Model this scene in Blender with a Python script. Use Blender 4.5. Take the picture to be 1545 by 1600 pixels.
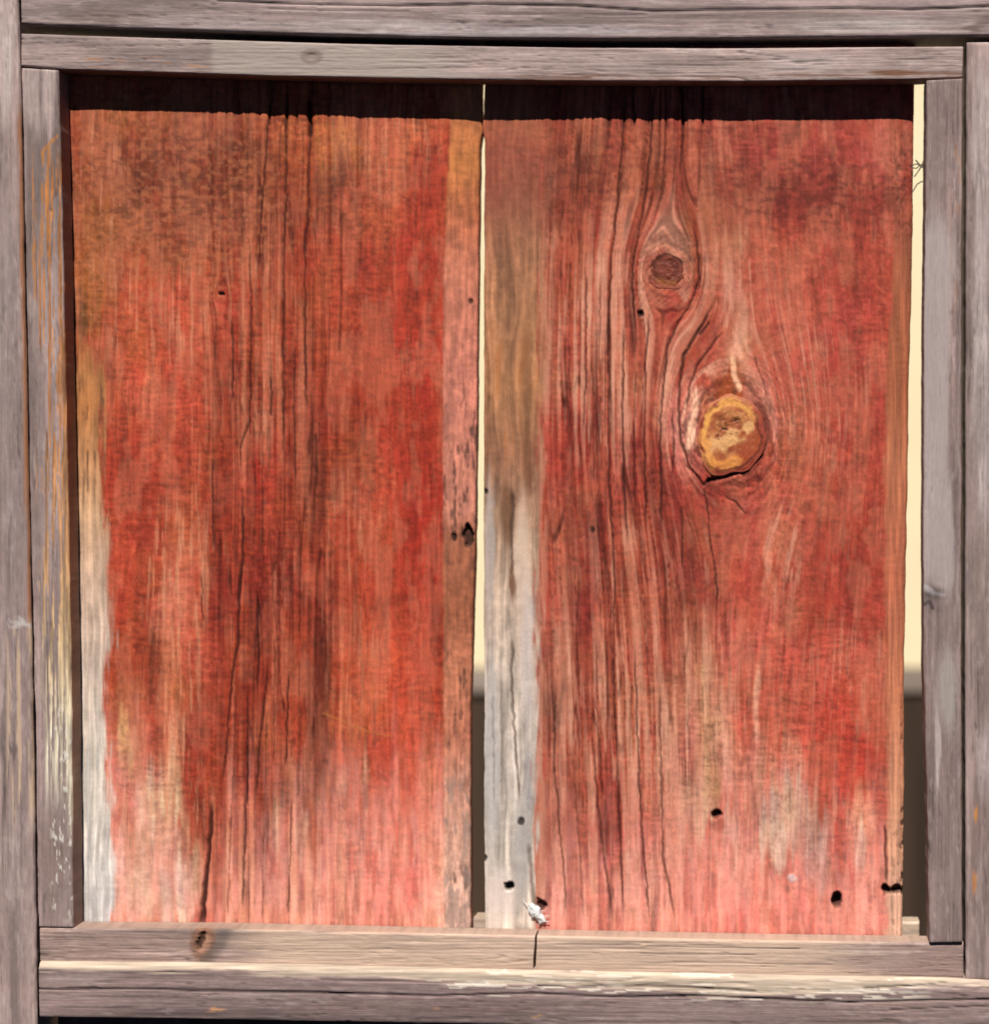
import bpy, math, random
import numpy as np

# ------------------------------------------------------------------ clear
for o in list(bpy.data.objects):
    bpy.data.objects.remove(o)
scene = bpy.context.scene
C = scene.collection

# ------------------------------------------------------------------ measures
# 1 photo pixel on the front face of the battens = U metres; the panel faces -Y
U = 0.00032
CX, CY, D = 1180.0, 690.0, 2600.0          # point of the panel straight in front of the lens, and its distance (in px units)
IMW, IMH = 1545.0, 1600.0
SUN_EL, SUN_AZ = 55.0, 3.0                 # degrees; azimuth: from slightly left of straight ahead
K = 1.14                                    # how bright a white frontal surface renders (linear)

def wx(px, depth=0.0): return ((px - CX) * (1 + depth / D) + (CX - IMW / 2)) * U
def wz(py, depth=0.0): return (-(py - CY) * (1 + depth / D) + (IMH / 2 - CY)) * U
def wy(depth): return depth * U

# ------------------------------------------------------------------ camera
cam = bpy.data.cameras.new('camera')
cam_o = bpy.data.objects.new('camera', cam); C.objects.link(cam_o)
cam_o.location = (wx(CX), -D * U, wz(CY)); cam_o.rotation_euler = (math.radians(90), 0, 0)
cam.sensor_fit = 'VERTICAL'; cam.sensor_height = 36.0; cam.sensor_width = 36.0
cam.lens = 36.0 * D / IMH
cam.shift_x = (IMW / 2 - CX) / IMH; cam.shift_y = (CY - IMH / 2) / IMH
cam.clip_start = 0.01; cam.clip_end = 100
cam.dof.use_dof = True; cam.dof.focus_distance = (D + 25) * U - 0.020; cam.dof.aperture_fstop = 3.0
scene.camera = cam_o

# ------------------------------------------------------------------ world, sun, exposure
w = bpy.data.worlds.new('World'); scene.world = w; w.use_nodes = True
nt = w.node_tree; nt.nodes.clear()
sky = nt.nodes.new('ShaderNodeTexSky'); sky.sky_type = 'NISHITA'; sky.sun_disc = False
sky.sun_elevation = math.radians(SUN_EL); sky.sun_rotation = math.radians(180 + SUN_AZ)
sky.altitude = 3000; sky.dust_density = 0.1; sky.air_density = 0.2
bg = nt.nodes.new('ShaderNodeBackground'); bg.inputs['Strength'].default_value = 0.05
wo = nt.nodes.new('ShaderNodeOutputWorld')
nt.links.new(sky.outputs[0], bg.inputs[0]); nt.links.new(bg.outputs[0], wo.inputs[0])
sl = bpy.data.lights.new('sun', 'SUN'); sl.energy = 5.0; sl.angle = math.radians(0.5); sl.color = (1.0, 0.955, 0.89)
so = bpy.data.objects.new('sun', sl); C.objects.link(so)
so.rotation_euler = (math.radians(90 - SUN_EL), 0, math.radians(-SUN_AZ)); so.location = (0, -2, 3)
scene.view_settings.view_transform = 'Standard'; scene.view_settings.look = 'None'
scene.view_settings.gamma = 1.0; scene.view_settings.exposure = 0.35
scene.view_settings.use_curve_mapping = False

# ------------------------------------------------------------------ noise
def _h(ix, iy, seed):
    h = (ix.astype(np.int64) * 374761393 + iy.astype(np.int64) * 668265263 + seed * 1274126177) & 0xffffffff
    h = ((h ^ (h >> 13)) * 1274126177) & 0xffffffff
    h = ((h ^ (h >> 16)) * 2246822519) & 0xffffffff
    return ((h ^ (h >> 15)) & 0xffffff) / float(0xffffff)
def vn(x, y, seed=0):
    x = np.asarray(x, float); y = np.asarray(y, float)
    x, y = np.broadcast_arrays(x, y)
    ix = np.floor(x); iy = np.floor(y); fx = x - ix; fy = y - iy
    fx = fx * fx * (3 - 2 * fx); fy = fy * fy * (3 - 2 * fy)
    a = _h(ix, iy, seed); b = _h(ix + 1, iy, seed); c = _h(ix, iy + 1, seed); d = _h(ix + 1, iy + 1, seed)
    return (a * (1 - fx) + b * fx) * (1 - fy) + (c * (1 - fx) + d * fx) * fy
def fbm(x, y, seed=0, o=3):
    s = 0; a = 1.0; t = 0
    for k in range(o):
        s = s + a * vn(x * 2 ** k + 17.3 * k, y * 2 ** k + 9.1 * k, seed + k * 31); t += a; a *= 0.5
    return s / t
def ss(e0, e1, v):
    t = np.clip((v - e0) / (e1 - e0), 0, 1); return t * t * (3 - 2 * t)
def lin(c):
    c = np.asarray(c, float) / 255.0
    return np.where(c <= 0.04045, c / 12.92, ((c + 0.055) / 1.055) ** 2.4)
def alb(c): return np.clip(lin(c) / K, 0.0, 0.92)       # colour as seen frontally in sun -> base colour
def mix(a, b, m): return a + (np.asarray(b) - a) * m[..., None]
def curve(pts):
    pts = sorted(pts); xs = [p[0] for p in pts]; ys = [p[1] for p in pts]
    return lambda v: np.interp(v, xs, ys)
def segdist(X, Y, pts):
    d = np.full(X.shape, 1e9)
    for (x0, y0), (x1, y1) in zip(pts[:-1], pts[1:]):
        dx, dy = x1 - x0, y1 - y0
        t = np.clip(((X - x0) * dx + (Y - y0) * dy) / (dx * dx + dy * dy + 1e-9), 0, 1)
        d = np.minimum(d, np.hypot(X - x0 - t * dx, Y - y0 - t * dy))
    return d

# ------------------------------------------------------------------ materials
def wood_mat(name, sx, sz, bump=0.25, rough=0.78, var=0.16):
    """colour attribute (paint, stains, wear) x fine fibre noise stretched along the grain"""
    m = bpy.data.materials.new(name); m.use_nodes = True
    t = m.node_tree; n = t.nodes; l = t.links; n.clear()
    out = n.new('ShaderNodeOutputMaterial'); p = n.new('ShaderNodeBsdfPrincipled')
    p.inputs['Roughness'].default_value = rough; p.inputs['Specular IOR Level'].default_value = 0.22
    at = n.new('ShaderNodeAttribute'); at.attribute_name = 'wood_colour'
    tc = n.new('ShaderNodeTexCoord'); mp = n.new('ShaderNodeMapping')
    mp.inputs['Scale'].default_value = (sx, 900, sz)
    nz = n.new('ShaderNodeTexNoise'); nz.inputs['Scale'].default_value = 1.0; nz.inputs['Detail'].default_value = 5; nz.inputs['Roughness'].default_value = 0.65
    l.new(tc.outputs['Object'], mp.inputs[0]); l.new(mp.outputs[0], nz.inputs['Vector'])
    mr = n.new('ShaderNodeMapRange'); mr.inputs['From Min'].default_value = 0.3; mr.inputs['From Max'].default_value = 0.7
    mr.inputs['To Min'].default_value = 1 - var; mr.inputs['To Max'].default_value = 1 + var
    l.new(nz.outputs['Fac'], mr.inputs['Value'])
    vm = n.new('ShaderNodeVectorMath'); vm.operation = 'SCALE'
    l.new(at.outputs['Color'], vm.inputs[0]); l.new(mr.outputs[0], vm.inputs['Scale'])
    l.new(vm.outputs[0], p.inputs['Base Color'])
    bp = n.new('ShaderNodeBump'); bp.inputs['Strength'].default_value = bump; bp.inputs['Distance'].default_value = 0.0004
    l.new(nz.outputs['Fac'], bp.inputs['Height']); l.new(bp.outputs[0], p.inputs['Normal'])
    l.new(p.outputs[0], out.inputs[0])
    return m
def noise_mat(name, c0, c1, scale=(60, 60, 60), rough=0.8, bump=0.2, detail=5):
    m = bpy.data.materials.new(name); m.use_nodes = True
    t = m.node_tree; n = t.nodes; l = t.links; p = n['Principled BSDF']
    p.inputs['Roughness'].default_value = rough; p.inputs['Specular IOR Level'].default_value = 0.25
    tc = n.new('ShaderNodeTexCoord'); mp = n.new('ShaderNodeMapping'); mp.inputs['Scale'].default_value = scale
    nz = n.new('ShaderNodeTexNoise'); nz.inputs['Scale'].default_value = 1; nz.inputs['Detail'].default_value = detail
    cr = n.new('ShaderNodeValToRGB'); cr.color_ramp.elements[0].position = 0.3; cr.color_ramp.elements[1].position = 0.7
    cr.color_ramp.elements[0].color = (*c0, 1); cr.color_ramp.elements[1].color = (*c1, 1)
    l.new(tc.outputs['Object'], mp.inputs[0]); l.new(mp.outputs[0], nz.inputs['Vector'])
    l.new(nz.outputs['Fac'], cr.inputs[0]); l.new(cr.outputs[0], p.inputs['Base Color'])
    bp = n.new('ShaderNodeBump'); bp.inputs['Strength'].default_value = bump; bp.inputs['Distance'].default_value = 0.001
    l.new(nz.outputs['Fac'], bp.inputs['Height']); l.new(bp.outputs[0], p.inputs['Normal'])
    return m
M_PLANK = wood_mat('red_painted_plank', 2200, 700, bump=0.3, var=0.13)
M_VERT = wood_mat('weathered_upright_wood', 2200, 90, bump=0.45, var=0.13)
M_HORI = wood_mat('weathered_level_wood', 90, 2200, bump=0.45, var=0.13)
M_KNOT = wood_mat('knot_wood', 1500, 1500, bump=0.5, rough=0.55, var=0.2)
M_NAIL = noise_mat('near_black_iron', (0.004, 0.003, 0.003), (0.014, 0.008, 0.006), (900, 900, 900), 0.7)  # near black, to keep the hole bottoms dark
M_PLASTER = noise_mat('cream_plaster', tuple(alb((255, 238, 196)) * 0.93), tuple(alb((255, 238, 196))), (14, 14, 14), 0.9)
M_DADO = noise_mat('dark_brown_board', (0.030, 0.018, 0.011), (0.075, 0.045, 0.028), (60, 60, 5), 0.75)
M_LEDGE = noise_mat('pale_ledge_wood', (0.22, 0.17, 0.14), (0.40, 0.33, 0.27), (10, 60, 60), 0.8)
M_FLUFF = noise_mat('white_fluff', (0.62, 0.63, 0.62), (0.85, 0.85, 0.84), (2500, 2500, 2500), 0.9, 0.6)
M_WEB = noise_mat('dusty_web', (0.10, 0.08, 0.06), (0.30, 0.25, 0.17), (900, 900, 900), 0.9)

# ------------------------------------------------------------------ mesh helpers
def link(name, mesh, mat, parent=None):
    o = bpy.data.objects.new(name, mesh); C.objects.link(o)
    if mat: mesh.materials.append(mat)
    if parent is not None: o.parent = parent
    return o
def mesh_from(name, V, Q, col=None, extra=(), smooth=None):
    """V (n,3) array, Q (m,4) quads, extra: n-gons; col (n,3)"""
    me = bpy.data.meshes.new(name)
    nq = len(Q); ex = [list(e) for e in extra]
    loops = np.concatenate([Q.ravel()] + [np.array(e) for e in ex]).astype(np.int32)
    tot = np.array([4] * nq + [len(e) for e in ex], np.int32)
    start = np.concatenate([[0], np.cumsum(tot)[:-1]]).astype(np.int32)
    me.vertices.add(len(V)); me.vertices.foreach_set('co', V.astype(np.float32).ravel())
    me.loops.add(len(loops)); me.loops.foreach_set('vertex_index', loops)
    me.polygons.add(len(tot)); me.polygons.foreach_set('loop_start', start); me.polygons.foreach_set('loop_total', tot)
    if smooth is not None: me.polygons.foreach_set('use_smooth', smooth)
    me.update(calc_edges=True); me.validate()
    if col is not None:
        a = me.color_attributes.new('wood_colour', 'FLOAT_COLOR', 'POINT')
        a.data.foreach_set('color', np.concatenate([col, np.ones((len(col), 1))], 1).astype(np.float32).ravel())
    return me
def axis_px(length, step, r):
    """positions 0..length, denser near both ends where the arris is rounded"""
    e = [0, 0.25 * r, 0.55 * r, r] if r > 0 else [0]
    n = max(2, int((length - 2 * r) / step))
    mid = np.linspace(r, length - r, n + 1)
    a = np.concatenate([e[:-1], mid, [length - q for q in e[:-1]][::-1]])
    return a / length

def board(name, L, Rr, T, B, depth, thick, fn, mat, parent, step=(2, 2), r=4, jag=0.0, seed=0, rounds=None, side=0.8):
    """a plank with a modelled face. L,Rr: curves y->x; T,B: curves x->y (photo pixels at the depth of its face).
    fn(X,Y,ed) -> colour, height(px towards the viewer). rounds: (left,right,top,bottom) arris radii"""
    L, Rr, T, B = (curve(q) for q in (L, Rr, T, B))
    ym = (float(np.mean(T(np.array([L(0), Rr(0)])))), float(np.mean(B(np.array([L(0), Rr(0)])))))
    wid = float(Rr(np.mean(ym)) - L(np.mean(ym))); hei = ym[1] - ym[0]
    rs = rounds or (r, r, r, r)
    s = axis_px(wid, step[0], max(2, min(rs[:2]))); t = axis_px(hei, step[1], max(2, min(rs[2:])))
    S, Tt = np.meshgrid(s, t)
    Y = ym[0] + (ym[1] - ym[0]) * Tt; X = L(Y) + (Rr(Y) - L(Y)) * S
    for _ in range(3):
        Y = T(X) + (B(X) - T(X)) * Tt
        xl = L(Y); xr = Rr(Y)
        if jag:
            xl = xl + jag * (fbm(Y / 30, 0 * Y + 3, seed + 5, 4) - .5) * 2
            xr = xr + jag * (fbm(Y / 30, 0 * Y + 8, seed + 6, 4) - .5) * 2
        X = xl + (xr - xl) * S
    e4 = ((X - xl), (xr - X), (Y - T(X)), (B(X) - Y))
    drop = np.zeros_like(X)
    for e, rr in zip(e4, rs):
        q = np.clip(rr - e, 0, rr); drop = drop + (rr - np.sqrt(np.maximum(rr * rr - q * q, 0)))
    col, h = fn(X, Y, e4)
    dep = depth - h + drop
    V = np.stack([wx(X, depth), wy(dep), wz(Y, depth)], -1)
    ny, nx = X.shape
    idx = np.arange(ny * nx).reshape(ny, nx)
    Q = np.stack([idx[:-1, :-1], idx[1:, :-1], idx[1:, 1:], idx[:-1, 1:]], -1).reshape(-1, 4)
    per = np.concatenate([idx[0, :-1], idx[:-1, -1], idx[-1, :0:-1], idx[:0:-1, 0]])
    Vf = V.reshape(-1, 3); cf = col.reshape(-1, 3)
    n0 = len(Vf); m = len(per)
    ring = Vf[per]; back = ring.copy(); back[:, 1] = wy(depth + thick)
    VV = np.concatenate([Vf, ring, back]); sc = cf.mean(0) * side + 0 * cf[per]; sc = sc * (0.7 + .6 * fbm(X.ravel()[per] / 5, Y.ravel()[per] / 5, seed))[:, None]
    sc2 = cf[per] * .4 + sc * .6; CC = np.concatenate([cf, sc2, sc])
    a = n0 + np.arange(m); b = n0 + (np.arange(m) + 1) % m
    sideQ = np.stack([a, b, b + m, a + m], -1)
    QQ = np.concatenate([Q, sideQ])
    sm = np.concatenate([np.ones(len(Q), bool), np.zeros(len(sideQ) + 1, bool)])
    o_at = VV.mean(0); VV = VV - o_at
    me = mesh_from(name, VV, QQ, np.clip(CC, 0.002, 0.92), [list((n0 + m + np.arange(m))[::-1])], sm)
    o = link(name, me, mat, parent); o.location = o_at
    return o

# ------------------------------------------------------------------ wood painting (colour + relief as functions of place on the board)
def patches(X, Y, col, lst, seed, warp=(14, 45), vertical=True):
    if vertical:
        wxn = (fbm(X / 22, Y / 110, seed + 1) - .5) * 2 * warp[0]; wyn = (fbm(X / 7, Y / 150, seed + 2, 4) - .5) * 2 * warp[1]
        st = fbm(X / 6, Y / 130, seed + 3, 4)
    else:
        wyn = (fbm(X / 110, Y / 22, seed + 1) - .5) * 2 * warp[0]; wxn = (fbm(X / 150, Y / 7, seed + 2, 4) - .5) * 2 * warp[1]
        st = fbm(X / 130, Y / 6, seed + 3, 4)
    st = ss(0.3, 0.7, st)
    for q in lst:
        x, y, rx, ry, c, a = q[:6]
        sk = q[6] if len(q) > 6 else 0.45
        ang = math.radians(q[7]) if len(q) > 7 else 0.0
        dx = X + wxn - x; dy = Y + wyn - y
        if ang: dx, dy = dx * math.cos(ang) + dy * math.sin(ang), -dx * math.sin(ang) + dy * math.cos(ang)
        d = np.sqrt((dx / rx) ** 2 + (dy / ry) ** 2)
        a = 1 - (1 - a) * 0.65
        m = ss(1.3, 0.55, d) * a * (1 - sk + sk * 1.6 * st)
        col = mix(col, alb(c), np.clip(m, 0, 1))
    return col
def add_cracks(X, Y, col, h, lst, dirt_shade=(52, 20, 14)):
    for c in lst:
        pts, wdt, dep = c[0], c[1], c[2]
        dark = c[3] if len(c) > 3 else 0.85
        xs = [p[0] for p in pts]; ys = [p[1] for p in pts]
        pad = 8 + 3 * wdt
        box = (X > min(xs) - pad) & (X < max(xs) + pad) & (Y > min(ys) - pad) & (Y < max(ys) + pad)
        if not box.any(): continue
        x = X[box]; y = Y[box]
        xw = x + (fbm(x / 40, y / 14, 77) - .5) * 4; 
        d = segdist(xw, y, pts)
        ww = wdt * (0.55 + 0.9 * fbm(x / 60, y / 35, 78, 2))
        y0, y1 = min(ys), max(ys)
        taper = ss(0, 0.12 * (y1 - y0) + 4, np.minimum(y - y0 + 6, y1 + 6 - y))
        if max(xs) - min(xs) > (y1 - y0): taper = np.ones_like(taper)
        m = ss(ww, ww * 0.25, d) * taper
        col[box] = mix(col[box], alb(dirt_shade), m * dark)
        h[box] -= m * dep
    return col, h
def holes(X, Y, col, h, lst, dirt_shade=(40, 24, 18)):
    for (x, y, rx, ry, dep) in lst:
        n = (fbm(X[0:1, 0:1] * 0 + X / 9, Y / 9, 91) - .5) * 1.1
        d = np.hypot((X - x) / rx, (Y - y) / ry) + n
        m = ss(1.1, 0.7, d)
        h -= m * dep
        col = mix(col, alb(dirt_shade), ss(1.25, 0.75, d) * 0.9)  # shade inside the hole painted in, on top of the relief
    return col, h
def knot_flow(X, Y, knots):
    psi = X.copy()
    for (x, y, r, e) in knots:
        dx = X - x; dy = (Y - y) / e
        psi = psi - dx * np.clip(r * r / (dx * dx + dy * dy + 0.15 * r * r), 0, 1.0)
    return psi

# ---- left plank
LEFT_PATCH = [
 # x, y, rx, ry, colour, amount, streak
 (420, 150, 400, 60, (150, 80, 52), .7), (260, 290, 230, 150, (146, 80, 52), .8, .2), (180, 420, 110, 110, (158, 90, 56), .7, .2), (520, 260, 120, 90, (160, 82, 56), .6, .2),
 (190, 215, 90, 40, (158, 82, 55), .7), (300, 250, 150, 70, (122, 58, 42), .75, .3), (250, 300, 110, 60, (112, 52, 38), .6, .3),
 (380, 330, 70, 60, (140, 66, 46), .5), (470, 220, 50, 50, (176, 92, 58), .8), (530, 230, 40, 40, (180, 104, 58), .7),
 (440, 200, 40, 25, (186, 104, 74), .7), (525, 300, 38, 60, (116, 56, 44), .7), (630, 235, 60, 55, (196, 98, 72), .85), (610, 320, 40, 60, (184, 90, 66), .6),
 (665, 290, 30, 60, (150, 56, 42), .7), (600, 245, 18, 40, (158, 70, 48), .5),
 (160, 380, 60, 70, (150, 88, 50), .75), (140, 460, 40, 60, (150, 94, 50), .7), (125, 500, 18, 40, (112, 76, 44), .7), (150, 260, 40, 60, (150, 76, 52), .5),
 (220, 400, 60, 60, (160, 86, 56), .55), (300, 420, 110, 60, (176, 84, 60), .55), (260, 400, 35, 40, (128, 64, 44), .5),
 (300, 500, 120, 70, (190, 82, 64), .75), (235, 470, 50, 70, (178, 72, 54), .5), (330, 500, 30, 50, (208, 116, 94), .55), (420, 520, 60, 60, (182, 84, 58), .6),
 (210, 550, 60, 80, (176, 84, 56), .6), (260, 600, 90, 60, (190, 80, 62), .6), (330, 580, 60, 70, (184, 78, 62), .5), (215, 625, 30, 40, (196, 100, 78), .5), (240, 590, 16, 40, (208, 124, 98), .5),
 (210, 680, 60, 40, (166, 62, 46), .7), (230, 690, 50, 14, (196, 84, 66), .5), (225, 740, 70, 70, (156, 54, 40), .8), (300, 700, 70, 60, (176, 78, 56), .5),
 (200, 830, 40, 80, (166, 64, 46), .6), (215, 900, 45, 70, (176, 74, 54), .6), (215, 960, 40, 70, (160, 56, 42), .7), (290, 900, 50, 80, (180, 88, 66), .7), (275, 960, 40, 60, (200, 116, 96), .75),
 (330, 960, 40, 80, (178, 78, 60), .6), (300, 830, 30, 70, (172, 80, 56), .5), (290, 1040, 40, 50, (186, 98, 78), .6), (330, 1020, 30, 50, (192, 92, 74), .5),
 (243, 1030, 16, 80, (112, 54, 38), .75, .3), (205, 1040, 40, 90, (160, 66, 46), .65), (195, 1100, 30, 50, (160, 80, 56), .6), (265, 1110, 30, 80, (176, 100, 72), .7),
 (380, 620, 60, 140, (176, 82, 60), .6), (430, 700, 60, 160, (158, 64, 48), .6), (420, 860, 90, 150, (158, 62, 46), .6), (460, 780, 50, 80, (150, 66, 46), .6), (400, 960, 80, 120, (146, 52, 40), .7), (385, 740, 50, 50, (172, 58, 44), .5), (345, 800, 40, 80, (166, 70, 50), .5),
 (450, 930, 30, 90, (128, 46, 36), .55), (490, 740, 20, 120, (128, 56, 42), .55), (430, 1060, 80, 100, (158, 64, 46), .7), (480, 1040, 40, 90, (150, 64, 44), .6), (500, 1080, 18, 120, (108, 46, 34), .7, .2), (490, 960, 14, 60, (112, 46, 36), .5),
 (510, 440, 60, 120, (172, 72, 52), .6), (540, 380, 60, 60, (164, 74, 54), .55), (480, 480, 40, 60, (170, 84, 58), .5), (590, 450, 50, 80, (160, 60, 46), .6), (540, 560, 50, 100, (164, 62, 46), .6),
 (650, 600, 46, 300, (162, 50, 37), .9, .15), (660, 420, 36, 110, (162, 58, 44), .7, .2), (600, 700, 50, 200, (162, 58, 42), .75, .2), (570, 830, 60, 120, (178, 76, 54), .5), (560, 720, 40, 80, (150, 66, 46), .5), (655, 880, 40, 180, (160, 46, 35), .85, .15),
 (525, 900, 30, 90, (166, 74, 56), .6), (585, 1010, 70, 70, (190, 78, 56), .75, .2), (570, 960, 80, 14, (146, 54, 40), .6, .1, -24), (600, 1080, 70, 70, (196, 86, 60), .7, .2), (560, 1120, 50, 60, (196, 96, 62), .6), (655, 1080, 36, 110, (174, 58, 42), .6, .2),
 (550, 1190, 50, 50, (190, 80, 60), .6), (620, 1180, 60, 60, (194, 74, 58), .7), (570, 1270, 60, 60, (190, 84, 68), .7), (640, 1280, 50, 70, (202, 84, 72), .75), (530, 1260, 14, 80, (202, 128, 114), .5), (570, 1250, 6, 110, (206, 150, 140), .6, .1),
 (600, 1370, 90, 60, (214, 96, 86), .8), (670, 1240, 14, 90, (222, 138, 118), .55), (680, 1340, 16, 80, (222, 150, 134), .6), (520, 1400, 40, 60, (224, 148, 136), .75), (680, 1420, 30, 40, (228, 172, 160), .7),
 (215, 1200, 50, 70, (186, 112, 92), .7), (200, 1170, 16, 60, (198, 146, 112), .6), (270, 1190, 30, 80, (206, 142, 116), .8), (240, 1160, 20, 40, (176, 84, 66), .5), (225, 1270, 20, 70, (206, 174, 160), .8), (265, 1260, 26, 80, (216, 178, 160), .8), (200, 1250, 16, 60, (184, 110, 98), .6),
 (240, 1350, 80, 60, (196, 146, 136), .8), (250, 1400, 80, 50, (206, 152, 144), .8), (285, 1390, 20, 60, (214, 196, 190), .6), (200, 1400, 40, 60, (200, 164, 158), .6), (215, 1310, 26, 16, (150, 112, 100), .5), (300, 1370, 14, 40, (176, 140, 124), .6), (255, 1420, 8, 60, (180, 170, 172), .5),
 (305, 1190, 24, 120, (148, 46, 34), .85, .15), (315, 1290, 18, 50, (112, 50, 36), .75), (290, 1310, 16, 26, (166, 68, 52), .6), (345, 1180, 30, 90, (164, 62, 46), .7), (390, 1180, 50, 90, (152, 64, 48), .7), (370, 1290, 50, 70, (190, 100, 84), .6), (440, 1200, 50, 60, (166, 82, 60), .6), (420, 1150, 20, 70, (182, 92, 64), .5),
 (385, 1400, 60, 70, (216, 140, 124), .75), (350, 1390, 24, 90, (198, 100, 86), .6), (455, 1340, 36, 80, (214, 130, 118), .8), (475, 1300, 16, 40, (200, 160, 148), .7), (430, 1280, 12, 50, (206, 162, 148), .7), (475, 1230, 60, 40, (150, 86, 66), .7), (500, 1190, 20, 60, (136, 70, 54), .6), (440, 1420, 60, 40, (222, 152, 140), .7),
]
LEFT_CRACK = [
 ([(485, 120), (484, 205), (482, 320), (477, 400), (477, 540), (480, 660)], 2.6, 3.0), ([(484, 160), (484, 214)], 4.5, 5),
 ([(447, 120), (448, 270), (444, 420), (443, 560), (445, 730)], 2.2, 2.5), ([(426, 130), (418, 216), (408, 350), (404, 440)], 2.4, 2),
 ([(391, 370), (393, 540), (390, 660), (376, 700), (376, 750)], 2.2, 2.5), ([(363, 500), (364, 630)], 2, 2), ([(424, 590), (425, 650)], 2.6, 2),
 ([(461, 540), (460, 640), (462, 760)], 1.8, 2), ([(494, 680), (493, 740)], 4, 2, .6), ([(332, 715), (333, 860)], 1.8, 2),
 ([(379, 760), (380, 870), (374, 920), (373, 1000), (363, 1060), (353, 1180), (345, 1240)], 3.0, 3), ([(403, 930), (404, 1040), (402, 1080)], 2.8, 3),
 ([(388, 1060), (386, 1230), (379, 1430)], 2.4, 2.5), ([(418, 1050), (405, 1170), (400, 1245)], 2.6, 2.5), ([(452, 1050), (446, 1200)], 2.4, 2), ([(457, 1250), (450, 1430)], 1.6, 2),
 ([(331, 1255), (327, 1330), (320, 1400), (315, 1450)], 5.0, 6, .95), ([(316, 900), (317, 970)], 1.6, 1.5), ([(362, 1270), (356, 1440)], 1.6, 2, .6), ([(412, 1290), (410, 1440)], 1.4, 2, .6),
 ([(410, 560), (411, 800), (408, 1000)], 1.6, 2, .6), ([(435, 800), (437, 1000)], 1.6, 2, .6), ([(470, 800), (468, 1010)], 1.8, 2, .6), ([(345, 830), (343, 1010)], 1.4, 1.5, .5), ([(520, 640), (522, 900)], 1.4, 1.5, .4),
 ([(535, 330), (534, 470)], 1.4, 1.5, .4), ([(575, 180), (574, 300)], 1.6, 1.5, .5), ([(240, 990), (234, 1110)], 3.5, 2, .35),
 ([(430, 1000), (428, 1200)], 2.0, 2, .6), ([(370, 1080), (362, 1300)], 1.6, 2, .6), ([(470, 1100), (466, 1250)], 3, 2, .4),
]
def left_plank(X, Y, e4):
    base = np.broadcast_to(alb((164, 66, 47)), X.shape + (3,)).copy()
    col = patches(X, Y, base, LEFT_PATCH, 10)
    psi = knot_flow(X, Y, [(345, 462, 9, 2.0)]) + (Y - 800) * 0.02 * ss(330, 150, X) * 1.6
    cols, h = finish_plank(X, Y, psi, col, lambda p: ss(300, 350, p) * ss(600, 500, p) * 0.9 + 0.12, 20,
        wearmap(X, Y, [(300, 480, 160, 120, .45), (400, 600, 90, 150, .4), (290, 900, 60, 130, .7), (265, 1120, 50, 110, .7), (600, 240, 100, 80, .4), (550, 830, 50, 120, .25), (330, 560, 60, 200, .4), (240, 1320, 110, 150, .7), (430, 1380, 120, 110, .8), (590, 1400, 130, 120, .5), (540, 1000, 60, 140, .25), (150, 300, 70, 160, .3)], 15), (218, 146, 110))
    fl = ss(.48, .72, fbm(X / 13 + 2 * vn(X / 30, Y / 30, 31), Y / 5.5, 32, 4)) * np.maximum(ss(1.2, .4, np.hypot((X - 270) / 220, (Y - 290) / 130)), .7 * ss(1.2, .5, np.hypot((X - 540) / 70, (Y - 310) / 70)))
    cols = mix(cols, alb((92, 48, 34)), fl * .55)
    lg = ss(.50, .74, fbm(X / 8, Y / 7, 33, 4)) * ss(1.3, .5, np.hypot((X - 250) / 260, (Y - 330) / 190))
    cols = mix(cols, alb((190, 112, 74)), lg * .5)
    f = ss(1150, 1440, Y + (fbm(X / 14, Y / 110, 39, 4) - .5) * 260 + 90 * (ss(270, 180, X) + .5 * ss(470, 530, X) - ss(60, 20, np.abs(X - 305)))) 
    cols = mix(cols, np.clip(cols * .75 + alb((206, 150, 138)) * .75, 0, .9), f * (.45 + .5 * ss(.38, .62, fbm(X / 9, Y / 45, 29, 4))))  # paint faded at the foot, lightened further for bounce light
    # bare strip down the left edge, where the bark side was
    lb = np.interp(Y, [480, 540, 600, 680, 750, 850, 950, 1010, 1060, 1150, 1250, 1450], [100, 140, 166, 166, 160, 171, 173, 177, 166, 166, 176, 177])
    m = ss(9, -8, X - lb + (fbm(X / 5, Y / 50, 41, 4) - .5) * 34 + 2) * ss(470, 600, Y + (fbm(X / 6, Y / 50, 47) - .5) * 80)
    Xw = X + 10 * (fbm(X / 25, Y / 90, 37) - .5)
    n = .6 * fbm(Xw / 3.2, Y / 110, 42, 4) + .4 * fbm(X / 10, Y / 26, 38, 3)
    tan = np.stack([np.interp(Y, [500, 640, 740, 800, 900, 1050, 1200, 1330, 1450], v) for v in
        ([180, 186, 192, 202, 206, 206, 222, 226, 200], [118, 122, 140, 160, 172, 184, 208, 214, 194], [70, 74, 100, 124, 148, 168, 192, 204, 192])], -1)
    bare = lin(np.clip(tan * (0.62 + 0.76 * n[..., None]), 0, 255)) / K
    pit = ss(.52, .66, .5 * fbm(Xw / 6, Y / 40, 43, 4) + .5 * fbm(Xw / 3, Y / 70, 36, 3)) * ss(860, 700, Y)
    bare = mix(bare, alb((88, 62, 46)), pit * .8)
    grey = ss(.55, .75, fbm(X / 5, Y / 70, 44, 3)) * ss(1000, 1200, Y)
    bare = mix(bare, alb((176, 172, 168)), grey * .6)
    cols = mix(cols, bare, np.clip(m, 0, 1))
    h = h * (1 - .5 * m) - pit * 1.5 * m - 2.2 * ss(150, 112, X)
    # bare strip down the right edge, sharp on the paint side
    rb = np.interp(Y, [180, 330, 420, 600, 1450], [704, 697, 693, 692, 694])
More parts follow.
